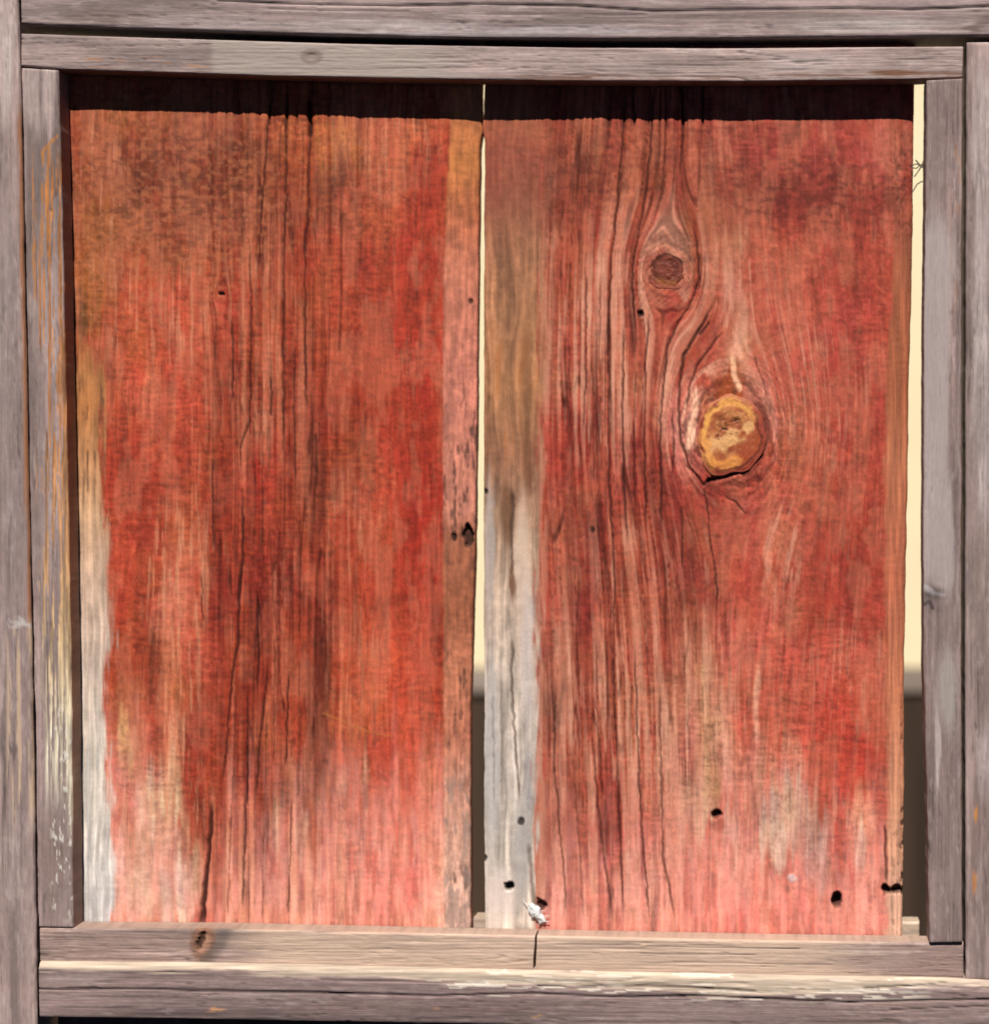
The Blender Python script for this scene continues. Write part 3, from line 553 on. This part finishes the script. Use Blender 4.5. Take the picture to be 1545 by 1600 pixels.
def worn_bottom_rail(X, Y, e4, col, h):
    # upper arris worn to pale wood, in long splintered strips
    lim = np.interp(X, [60, 300, 520, 700, 950, 1150, 1300, 1450, 1700], [10, 11, 15, 18, 22, 30, 24, 12, 8])
    n = fbm(X / 120, Y / 3, 221, 4)
    m = ss(3, -4, e4[2] - lim + (n - .5) * 26)
    c = lin(np.clip(np.array([216, 194, 172]) * (.72 + .4 * fbm(X / 90, Y / 2.2, 222, 3))[..., None], 0, 255)) / K
    col = mix(col, c, m * .95)
    st = ss(.64, .67, fbm(X / 60, Y / 3.5, 223, 4)) * ss(46, 30, e4[2]) * ss(560, 700, X) * ss(1480, 1400, X)
    col = mix(col, alb((226, 212, 196)), st * .85)
    return col, h - m * 1.5
def worn_bottom_batten(X, Y, e4, col, h):
    n = fbm(X / 160, Y / 7, 231, 4)
    m = ss(330, 440, X + (n - .5) * 80) * ss(1420, 1260, X + (n - .5) * 160)
    m = m * ss(.2, .5, n + .25 * ss(1462, 1485, Y))
    col = mix(col, col * .3 + alb((214, 184, 160)) * .75 * (.8 + .4 * fbm(X / 60, Y / 3, 232))[..., None], m * .9)
    # an old knot with a hole
    d = np.hypot((X - 318) / 12, (Y - 1472) / 18)
    col = mix(col, alb((176, 122, 92)), ss(2.0, 1.0, d + (fbm(X / 8, Y / 8, 234) - .5) * .8) * .7); col = mix(col, alb((112, 78, 60)), ss(.6, .1, np.abs(d - 1.35 + (fbm(X / 9, Y / 9, 235) - .5) * .6)) * .6)
    d2 = np.hypot((X - 313 + (Y - 1470) * .35) / 7, (Y - 1470) / 17) + (fbm(X / 4, Y / 4, 233) - .5) * .8
    col = mix(col, alb((58, 36, 26)), ss(1.2, .6, d2) * .9); h = h - ss(1.2, .6, d2) * 6
    d3 = segdist(X, Y, [(352, 1455), (342, 1480), (322, 1500)]); col = mix(col, alb((104, 92, 88)), ss(16, 3, d3) * .7)
    return col, h
def worn_top_batten(X, Y, e4, col, h):
    n = fbm(X / 60, Y / 4, 241, 4)
    m = ss(326, 338, X + (n - .5) * 8) * ss(740, 650, X + (n - .5) * 120 + (Y - 100) * -1.0)
    col = mix(col, alb((172, 158, 148)), m * .75)
    d = np.hypot((X - 487) / 9, (Y - 88) / 6); col = mix(col, alb((112, 90, 82)), ss(1.3, .6, np.abs(d - 1)) * .5); h -= ss(1.2, .5, d) * 1.5
    o = ss(.60, .68, fbm(X / 50, Y / 2.5, 242, 4)) * ss(110, 90, np.abs(X - 230)) * ss(12, 6, np.abs(Y - 97)); col = mix(col, alb((176, 120, 74)), o * .7)
    b = ss(.5, .66, fbm(X / 70, Y / 2.5, 243, 4)) * ss(720, 850, X) * ss(14, 5, e4[3] - 3); col = mix(col, alb((120, 84, 66)), b * .7)
    return col, h
def worn_right_batten(X, Y, e4, col, h):
    n = fbm(X / 14, Y / 120, 251, 4); rel = e4[0] / (e4[0] + e4[1])
    m = ss(310, 380, Y + (n - .5) * 120) * ss(960, 900, Y + (n - .5) * 60) * ss(.85, .6, rel + (n - .5) * .5)
    col = mix(col, alb((178, 163, 160)), m * .8)
    m2 = ss(40, 15, np.hypot((X - 1478) / .6, (Y - 1075) / 2.4) + (n - .5) * 20); col = mix(col, alb((170, 160, 152)), m2 * .7)
    d = np.hypot((X - 1458) / 16, (Y - 930) / 22); col = mix(col, alb((92, 78, 76)), ss(1.3, .5, d + (n - .5) * 1.2) * .75); dk2 = segdist(X, Y, [(1444, 918), (1458, 926), (1474, 930)]); col = mix(col, alb((190, 180, 178)), ss(6, 1, dk2 + (n - .5) * 8) * .7); dk3 = segdist(X, Y, [(1443, 944), (1452, 940), (1456, 950)]); col = mix(col, alb((60, 48, 46)), ss(5, 1, dk3) * .8)
    h += 2.5 * ss(1.6, .3, d) * np.sin(Y / 5.0) * .5
    e = ss(.66, .72, fbm(X / 3, Y / 40, 252, 3)) * ss(.6, .8, rel); col = mix(col, alb((176, 120, 76)), e * .6 * ss(700, 300, Y))
    return col, h

# ------------------------------------------------------------------ the panel
panel = bpy.data.objects.new('framed_panel', None); C.objects.link(panel)
panel.location = (0, 0, 0)
panel['label'] = 'weathered grey timber frame holding two faded red painted planks'
panel['category'] = 'wooden panel'

# planks (at depth 40)
p1 = board('plank', [(60, 78), (1480, 92)],
    [(60, 753), (140, 752), (186, 752.5), (205, 753), (230, 749.5), (400, 747), (500, 746), (700, 744), (850, 742), (900, 741), (950, 738.5), (1050, 737), (1100, 734.5), (1480, 735)],
    [(60, 62), (770, 62)], [(60, 1462), (770, 1464)], 40, 22, left_plank, M_PLANK, panel, (1.6, 2.4), jag=1.2, seed=3, rounds=(3, 4, 2, 2))
p2 = board('plank', [(60, 757.5), (140, 757), (180, 756), (195, 753.8), (205, 754), (225, 757), (500, 756), (800, 755), (950, 756), (1100, 756.5), (1300, 756), (1480, 758)],
    [(60, 1430), (180, 1428), (400, 1425), (600, 1420), (800, 1417), (1000, 1413), (1200, 1412), (1480, 1410)],
    [(750, 62), (1440, 62)], [(750, 1464), (1440, 1472)], 40, 22, right_plank, M_PLANK, panel, (1.6, 2.4), jag=1.4, seed=9, rounds=(3, 7, 2, 2))
p1['label'] = 'wide faded red plank with bare pale strip down the left edge'
p2['label'] = 'wide faded red plank with a big orange knot'

def knot_part(name, x, y, rfn, depth, dome, cfn, parent, n=96, m=40):
    """a knot: round end of a branch, rings and pits modelled, set in its hollow"""
    th = np.linspace(0, 2 * math.pi, n, endpoint=False); rr = np.linspace(0.02, 1, m)
    TH, R = np.meshgrid(th, rr)
    rad = rfn(TH); X = x + R * rad * np.cos(TH); Y = y + R * rad * np.sin(TH)
    col, h = cfn(X, Y, R, TH)
    dep = depth - dome * (1 - R ** 4) - h
    V = np.stack([wx(X, 40), wy(dep), wz(Y, 40)], -1).reshape(-1, 3)
    idx = np.arange(n * m).reshape(m, n); nx = np.roll(idx, -1, 1)
    Q = np.stack([idx[:-1], idx[1:], nx[1:], nx[:-1]], -1).reshape(-1, 4)
    back = V[idx[-1]].copy(); back[:, 1] = wy(54)
    nb = len(V); bi = nb + np.arange(n); bn = np.roll(bi, -1)
    Q = np.concatenate([Q, np.stack([idx[-1], bi, bn, nx[-1]], -1)])
    V = np.concatenate([V, back]); cc = np.concatenate([col.reshape(-1, 3), col[-1]])
    pl = np.array(parent.location); at = V.mean(0); V = V - at
    sm = np.ones(len(Q) + 2, bool)
    me = mesh_from(name, V, Q, np.clip(cc, .002, .92), [list(bi[::-1]), list(idx[0][::-1])], sm)
    o = link(name, me, M_KNOT, parent); o.location = at - pl
    return o
def big_knot_col(X, Y, R, TH):
    nz = fbm(X / 13, Y / 13, 303, 3) - .5; nf = fbm(X / 5, Y / 5, 313, 3) - .5
    R = R * 1.02                                                    # the outermost ring is the plank's own painted wood closing over it
    ring = fbm(R * 9 + 2.0 * fbm(X / 22, Y / 22, 301), np.cos(TH) * .8, 302, 3)
    col = np.broadcast_to(alb((180, 102, 62)), X.shape + (3,)).copy()
    col = mix(col, alb((212, 144, 88)), ss(.42, .66, fbm(X / 12, Y / 12, 304, 3)) * .6)
    col = mix(col, alb((158, 84, 50)), ss(.46, .68, fbm(X / 15, Y / 9, 312, 4)) * .7)
    upleft = ss(-.5, .3, np.cos(TH - math.radians(222)) + nz * .6)   # yellow ring on its upper and left side
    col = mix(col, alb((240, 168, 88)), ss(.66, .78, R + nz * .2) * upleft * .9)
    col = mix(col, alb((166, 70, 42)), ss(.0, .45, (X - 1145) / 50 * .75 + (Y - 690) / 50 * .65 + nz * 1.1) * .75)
    col = mix(col, alb((236, 178, 118)), ss(16, 3, segdist(X, Y, [(1098, 708), (1120, 694), (1146, 676), (1172, 668)]) + nz * 36 + nf * 10) * .8)
    col = mix(col, alb((228, 148, 74)), ss(14, 3, segdist(X, Y, [(1100, 696), (1106, 720), (1130, 729), (1150, 722)]) + nz * 18) * .75)
    pit = ss(.50, .62, fbm(X / 9, Y / 6, 307, 4)) * ss(.95, .3, np.hypot((X - 1138) / 34, (Y - 662) / 22))
    col = mix(col, alb((104, 54, 34)), pit * .55)
    ck = ss(2.4, .8, np.minimum.reduce([segdist(X + nz * 16, Y + nz * 16, q) for q in ([(1140, 668), (1120, 684)], [(1146, 664), (1168, 648)], [(1088, 700), (1100, 706)])]))
    col = mix(col, alb((80, 40, 26)), ck * .6)
    out = ss(.84, .97, R + nz * .2 + nf * .2)
    around = mix(np.broadcast_to(alb((178, 82, 62)), X.shape + (3,)).copy(), alb((136, 56, 42)), ss(.35, .65, ring))
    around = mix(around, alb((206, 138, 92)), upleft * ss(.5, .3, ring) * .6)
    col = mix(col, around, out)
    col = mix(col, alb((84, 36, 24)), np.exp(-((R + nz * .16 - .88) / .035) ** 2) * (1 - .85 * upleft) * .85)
    h = (ring - .5) * 1.0 + nf * 1.0 - pit * 1.2 - ck * 1.2 + .8 * ss(1.0, .9, R)
    col = col * np.clip(1 + (ring - .5) * .5 + (fbm(X / 3.0, Y / 3.0, 309, 3) - .5) * .5, .5, 1.5)[..., None]
    return col, h
def small_knot_col(X, Y, R, TH):
    ring = fbm(R * 3 + 2.2 * fbm(X / 12, Y / 12, 321), X / 30, 322, 3)
    col = np.broadcast_to(alb((134, 66, 48)), X.shape + (3,)).copy()
    col = mix(col, alb((104, 48, 34)), ss(.4, .7, fbm(X / 8, Y / 8, 323, 3)) * .8)
    col = mix(col, alb((176, 104, 56)), ss(10, 3, segdist(X, Y, [(1030, 440), (1042, 447), (1052, 444)])) * .6)
    col = mix(col, alb((178, 92, 72)), ss(.72, .95, R + (fbm(X / 5, Y / 5, 325) - .5) * .4) * .95)
    col = mix(col, alb((76, 34, 24)), np.exp(-((R - .76 + (fbm(X / 7, Y / 7, 326) - .5) * .2) / .07) ** 2) * ss(.1, -.6, np.sin(TH)) * .8)
    return col * (1 + (ring - .5) * .7)[..., None], (ring - .5) * 1.6 + (fbm(X / 6, Y / 6, 324) - .5) * 2
KA = [0, 40, 65, 90, 115, 140, 165, 180, 215, 250, 270, 300, 330, 360]; KR = [48, 53, 56, 57, 66, 56, 48, 47, 50, 55, 56, 54, 49, 48]
k1 = knot_part('knot', 1142, 678, lambda t: np.interp(np.degrees(t), KA, KR) + 1.2 * np.sin(7 * t) + .8 * np.sin(11 * t + 1) + 5, 36.9, .5, big_knot_col, p2)
k1['label'] = 'large orange and yellow knot with rough cracked face'
k2 = knot_part('knot', 1043, 422, lambda t: 30 + 2 * np.sin(t * 2 + 1) + 1.5 * np.sin(3 * t) + 1 * np.sin(7 * t) + 3, 36.9, .4, small_knot_col, p2)
k2['label'] = 'small dark round knot'

def added_nail(x, y, dep, r, parent, tilt=0):
    th = np.linspace(0, 2 * math.pi, 12, endpoint=False); V = []; prof = [(0.05, -0.5), (.7, -.35), (1, 0), (1, 1.5), (.45, 1.8), (.45, 9)]
    for (q, z) in prof:
        for t in th: V.append((wx(x + q * r * math.cos(t), 40), wy(dep + z * 2), wz(y + q * r * math.sin(t), 40)))
    V = np.array(V); idx = np.arange(len(prof) * 12).reshape(len(prof), 12); nx = np.roll(idx, -1, 1)
    Q = np.stack([idx[:-1], idx[1:], nx[1:], nx[:-1]], -1).reshape(-1, 4)
    at = V.mean(0)
    me = mesh_from('added_nail', V - at, Q, None, [list(idx[0][::-1]), list(idx[-1])], np.ones(len(Q) + 2, bool))
    o = link('added_nail', me, M_NAIL, parent); o.location = at - np.array(parent.location)
    return o
for (x, y, dep, r) in ((795, 1385, 50, 3.6), (1121, 1271, 47.5, 3.6), (1307, 1406, 52, 4.5), (1384, 1390, 50, 3.6)):  # nail heads added at the hole bottoms to darken them
    added_nail(x, y, dep, r, p2)

# battens (front face at depth 0)
board('batten', [(60, 33.5), (105, 34), (300, 38), (480, 42), (800, 48), (1100, 55), (1450, 60)],
    [(105, 91), (337, 98), (540, 101), (800, 107), (1070, 111), (1450, 115)], [(30, 105.5), (95, 109.5)], [(50, 1449), (120, 1450)], 0, 38,
    frame_wood((134, 120, 117), [(60, 150, 22, 60, (160, 146, 142), .7), (80, 130, 10, 90, (172, 158, 154), .6), (56, 470, 30, 25, (146, 134, 130), .5), (80, 1350, 24, 90, (128, 112, 107), .6)], 400, True, worn_left_batten), M_VERT, panel, (1.5, 3), r=3, jag=1.2, seed=21)
board('batten', [(125, 1447), (540, 1443), (800, 1442), (1060, 1443), (1250, 1448), (1474, 1451)], [(121, 1503), (540, 1502), (1000, 1501), (1474, 1503)],
    [(1440, 125.6), (1505, 122)], [(1440, 1474), (1505, 1473)], -5, 43,
    frame_wood((130, 115, 112), [(1475, 200, 20, 70, (120, 104, 102), .6), (1475, 1250, 24, 160, (126, 110, 108), .7), (1470, 1400, 24, 60, (140, 124, 120), .6), (1462, 1160, 5, 80, (186, 176, 172), .4)], 420, True, worn_right_batten), M_VERT, panel, (1.5, 3), r=3, jag=1.0, seed=22)
board('batten', [(40, 33), (110, 33)], [(60, 1505), (130, 1503)],
    [(33, 52), (200, 57.5), (350, 62), (550, 68), (900, 74), (1150, 75), (1503, 72)], [(33, 103), (95, 108), (400, 118), (600, 122.5), (900, 126.5), (1150, 127.5), (1430, 124.5), (1503, 121)], 0, 38,
    frame_wood((150, 136, 132), [(140, 75, 40, 10, (124, 108, 102), .5), (800, 85, 60, 14, (162, 146, 142), .6), (1150, 95, 120, 10, (138, 122, 118), .6), (1250, 98, 60, 14, (172, 158, 155), .6), (1440, 95, 70, 22, (142, 126, 122), .7), (1400, 112, 40, 4, (110, 78, 58), .7)], 440, False, worn_top_batten), M_HORI, panel, (3, 1.5), r=3, jag=.3, seed=23)
BB = lambda x: float(np.interp(x, [62, 345, 700, 1200, 1505], [1450, 1452, 1460, 1470, 1474]))
BL = lambda x: float(np.interp(x, [62, 500, 800, 1250, 1505], [1503, 1508, 1516, 1525, 1528]))
xs1 = [62, 200, 345, 520, 700, 832]; xs2 = [838, 1000, 1200, 1350, 1505]
fbb = frame_wood((142, 125, 118), [(200, 1480, 130, 22, (148, 128, 120), .6), (1470, 1500, 60, 26, (142, 122, 116), .8), (1340, 1488, 90, 3, (214, 200, 188), .5), (1200, 1465, 120, 4, (170, 150, 134), .5)], 460, False, worn_bottom_batten,
    [([(1010, 1478), (1250, 1483)], 1.5, 1, .5), ([(1000, 1490), (1180, 1492)], 1.2, 1, .5), ([(1050, 1503), (1300, 1508)], 1.2, 1, .4), ([(870, 1475), (1000, 1477)], 1.3, 1, .4)])
board('batten', [(1440, 61), (1520, 63)], [(1440, 836.5), (1475, 835.5), (1500, 833), (1520, 833)], [(x, BB(x)) for x in xs1 + [845]], [(x, BL(x)) for x in xs1 + [845]], 0, 37, fbb, M_HORI, panel, (3, 1.5), r=3, jag=.5, seed=24, rounds=(3, 1.5, 4, 3))
board('batten', [(1440, 839.0), (1475, 838.5), (1500, 837), (1520, 836)], [(1440, 1505), (1530, 1505)], [(x, BB(x)) for x in [825] + xs2], [(x, BL(x)) for x in [825] + xs2], 0, 37, fbb, M_HORI, panel, (3, 1.5), r=3, jag=.5, seed=25, rounds=(1.5, 3, 4, 3))
# batten behind the planks' feet
board('back_batten', [(1440, 60), (1500, 60)], [(1440, 1436), (1500, 1436)], [(60, 1432), (745, 1434), (1440, 1441)], [(60, 1520), (1505, 1520)], 64, 30,
    frame_wood((166, 152, 136), [], 480, False), M_HORI, panel, (6, 3), r=3, seed=26)

# posts and rails
board('post', [(-300, -90), (1900, -60)], [(-300, 27), (0, 28), (50, 30), (200, 33), (480, 38), (800, 45), (1200, 52), (1600, 58), (1900, 61)], [(-120, -300), (80, -300)], [(-120, 1900), (80, 1900)], -5, 100,
    frame_wood(GREY, [(10, 80, 16, 120, (178, 166, 162), .6), (14, 500, 20, 200, (136, 124, 122), .6), (20, 900, 20, 200, (140, 126, 124), .6), (20, 1350, 30, 100, (146, 132, 128), .6), (6, 1130, 8, 120, (108, 98, 94), .6)], 500, True, worn_left_post), M_VERT, panel, (2, 4), r=4, jag=1.0, seed=27)
board('post', [(60, 1509.5), (540, 1508), (1000, 1507), (1535, 1508.5)], [(60, 1630), (1540, 1630)], [(1500, 65.5), (1640, 64)], [(1500, 1531), (1640, 1533)], -4, 100,
    frame_wood(GREY, [(1530, 300, 20, 200, (172, 160, 158), .6), (1515, 250, 6, 200, (112, 92, 86), .6), (1516, 500, 8, 300, (118, 104, 100), .6), (1535, 650, 16, 200, (178, 168, 166), .6), (1530, 950, 12, 140, (128, 114, 108), .6), (1530, 1330, 30, 160, (124, 108, 104), .7), (1535, 1200, 12, 60, (170, 158, 158), .5), (1523, 1290, 4, 12, (176, 124, 74), .7), (1521, 1390, 4, 16, (170, 118, 72), .6)], 520, True), M_VERT, panel, (2, 4), r=4, jag=.8, seed=28)
board('rail', [(-80, 31), (60, 34)], [(-80, 1700), (70, 1700)], [(30, -75), (1700, -70)], [(33, 38), (250, 46), (500, 54.5), (750, 60), (950, 61.5), (1300, 58.5), (1545, 56), (1700, 54)], -8, 100,
    frame_wood((142, 128, 126), [(300, 40, 200, 14, (156, 144, 142), .6), (180, 25, 60, 14, (118, 102, 96), .6), (600, 45, 160, 16, (166, 156, 156), .7), (900, 50, 180, 8, (172, 164, 166), .6), (1200, 25, 160, 8, (126, 112, 108), .6), (1350, 40, 120, 14, (170, 160, 158), .6), (1530, 35, 20, 16, (92, 76, 70), .8), (90, 30, 30, 14, (160, 146, 142), .5)], 540, False, None,
    [([(340, 1), (470, 6), (620, 9), (760, 6), (900, 9), (1020, 17), (1150, 15), (1330, 13), (1420, 15), (1560, 9)], 2.6, 2.5, .85), ([(700, 20), (900, 24), (1010, 22)], 1.3, 1.5, .5), ([(420, 14), (640, 17)], 1.2, 1.5, .5)]), M_HORI, panel, (3, 2), r=4, jag=.4, seed=29, rounds=(3, 3, 4, 5))
board('rail', [(1480, 59), (1620, 62)], [(1480, 1700), (1640, 1700)], [(59, 1505), (300, 1507), (500, 1510.5), (800, 1518), (1250, 1527), (1330, 1528), (1480, 1531), (1560, 1535), (1700, 1536)], [(60, 1590.5), (300, 1594), (500, 1597.5), (800, 1603), (1250, 1612), (1700, 1618)], -14, 100,
    frame_wood((122, 107, 105), [(120, 1528, 60, 10, (156, 142, 138), .6), (330, 1560, 160, 16, (134, 118, 116), .6), (700, 1570, 260, 16, (122, 104, 102), .7), (1100, 1580, 200, 14, (140, 122, 120), .6), (1400, 1575, 140, 20, (138, 120, 116), .6), (680, 1576, 6, 4, (180, 140, 96), .7), (845, 1585, 5, 4, (176, 140, 100), .5), (340, 1580, 8, 3, (186, 140, 100), .7)], 560, False, worn_bottom_rail,
    [([(62, 1546), (200, 1545), (340, 1549), (500, 1551), (680, 1556), (830, 1552), (960, 1558), (1100, 1556), (1180, 1560), (1330, 1566), (1450, 1563), (1700, 1560)], 2.2, 2.5, .85), ([(840, 1541), (960, 1540), (1050, 1542), (1180, 1549)], 1.8, 2, .7), ([(1350, 1545), (1430, 1540), (1480, 1535)], 1.8, 2, .6), ([(1390, 1578), (1545, 1572)], 1.4, 2, .6), ([(500, 1530), (760, 1536)], 1.4, 1.5, .6)]), M_HORI, panel, (3, 2), r=4, jag=.4, seed=30, rounds=(3, 3, 9, 5))
# the board below the rail, coloured dark to deepen the rail's shade
board('lower_board', [(1560, 90), (1900, 90)], [(1560, 1640), (1900, 1640)], [(40, 1560), (1640, 1560)], [(40, 1900), (1640, 1900)], 40, 22,
    frame_wood((74, 58, 52), [], 580, True), M_VERT, panel, (12, 8), r=3, seed=31)

# ------------------------------------------------------------------ what shows through the gaps: a plastered wall behind
def box(name, x0, x1, z0, z1, y0, y1, mat, parent=None, bev=0.002):
    import bmesh
    bm = bmesh.new(); bmesh.ops.create_cube(bm, size=1)
    for v in bm.verts: v.co = ((v.co.x) * (x1 - x0), (v.co.y) * (y1 - y0), (v.co.z) * (z1 - z0))
    if bev: bmesh.ops.bevel(bm, geom=bm.edges[:], offset=bev, segments=2, affect='EDGES')
    me = bpy.data.meshes.new(name); bm.to_mesh(me); bm.free()
    o = link(name, me, mat, parent); o.location = ((x0 + x1) / 2, (y0 + y1) / 2, (z0 + z1) / 2)
    return o
BD = 1800.0
wall = bpy.data.objects.new('plaster_wall', None); C.objects.link(wall)
wall['label'] = 'sunlit cream plaster wall with dark boarding below, seen through the gaps'; wall['category'] = 'wall'
yb = wy(BD); zl = wz(1046, BD)
box('plaster', -1.3, 1.0, zl, 0.75, yb, yb + .08, M_PLASTER, wall)
box('ledge', -1.3, 1.0, zl - .020, zl, yb - .004, yb + .08, M_LEDGE, wall)
random.seed(4)
x = -1.3
while x < 1.0:
    wdt = 0.14 + random.random() * .03
    box('board', x, min(x + wdt - .003, 1.0), -0.62, zl - .021, yb - .001 + random.random() * .002, yb + .06, M_DADO, wall)
    x += wdt

# ------------------------------------------------------------------ small things caught on the panel
def tube(V, F, pts, r, n=6):
    base = len(V); P = [np.array(p, float) for p in pts]
    for i, p in enumerate(P):
        d = P[min(i + 1, len(P) - 1)] - P[max(i - 1, 0)]; d /= np.linalg.norm(d) + 1e-12
        a = np.cross(d, [0.3, 1, .2]); a /= np.linalg.norm(a); b = np.cross(d, a)
        rr = r[i] if hasattr(r, '__len__') else r
        for k in range(n):
            t = 2 * math.pi * k / n; V.append(tuple(p + rr * (a * math.cos(t) + b * math.sin(t))))
    for i in range(len(P) - 1):
        for k in range(n): F.append((base + i * n + k, base + i * n + (k + 1) % n, base + (i + 1) * n + (k + 1) % n, base + (i + 1) * n + k))
    F.append(tuple(base + k for k in range(n))[::-1]); F.append(tuple(base + (len(P) - 1) * n + k for k in range(n)))
def P3(px, py, dep): return (wx(px, dep), wy(dep), wz(py, dep))
# white tuft of fluff stuck at the plank's foot, above the joint of the lower battens
V = []; F = []; rnd = random.Random(5)
nu, nv = 40, 28
for i in range(nv + 1):
    ph = math.pi * i / nv
    for j in range(nu):
        th = 2 * math.pi * j / nu
        a, b, c = math.sin(ph) * math.cos(th), math.cos(ph), math.sin(ph) * math.sin(th)
        k = 0.62 + 0.75 * float(fbm(np.array([a * 1.7 + c * 1.3 + 5]), np.array([b * 3.2 + c + 3]), 330, 4)[0])
        la, lb = b * 18 * k, a * 7.5 * k * (1.25 if b < 0 else .9)
        V.append(P3(838 + la * .62 - lb * .78, 1427 + la * .78 + lb * .62, 37 - abs(c) * 0 + c * 6 * k))
for i in range(nv):
    for j in range(nu): F.append((i * nu + j, (i + 1) * nu + j, (i + 1) * nu + (j + 1) % nu, i * nu + (j + 1) % nu))
for k in range(14):
    t = rnd.uniform(-1, 1); cx = 838 + t * 11; cy = 1427 + t * 14
    p0 = (cx, cy, 33); q = rnd.uniform(0, 6.28); L_ = rnd.uniform(8, 15)
    pts = [P3(cx + L_ * u * math.cos(q + u), cy + L_ * u * math.sin(q + u), 33 + 3 * u) for u in (0, .35, .7, 1)]
    tube(V, F, pts, [.8 * U, .7 * U, .5 * U, .3 * U], 5)
me = bpy.data.meshes.new('fluff_tuft'); me.from_pydata(V, [], F); me.polygons.foreach_set('use_smooth', [True] * len(F))
fo = link('fluff_tuft', me, M_FLUFF)
fo['label'] = 'small white tuft of fluff stuck to the foot of the knotted plank'; fo['category'] = 'fluff'
# dusty web strands across the right-hand gap
V = []; F = []
for pts in ([(1425, 300), (1432, 288), (1438, 284), (1446, 283)], [(1424, 258), (1432, 256), (1440, 262), (1447, 254)], [(1428, 276), (1435, 266), (1440, 258), (1443, 248)], [(1430, 250), (1437, 258), (1446, 262)], [(1424, 262), (1431, 263), (1440, 256), (1446, 264)]):
    tube(V, F, [P3(a, b, 36 + (i % 2) * 3) for i, (a, b) in enumerate(pts)], 1.1 * U, 6)
me = bpy.data.meshes.new('spider_web'); me.from_pydata(V, [], F)
so2 = link('spider_web', me, M_WEB)
so2['label'] = 'dusty web strands stretched across the gap beside the knotted plank'; so2['category'] = 'spider web'
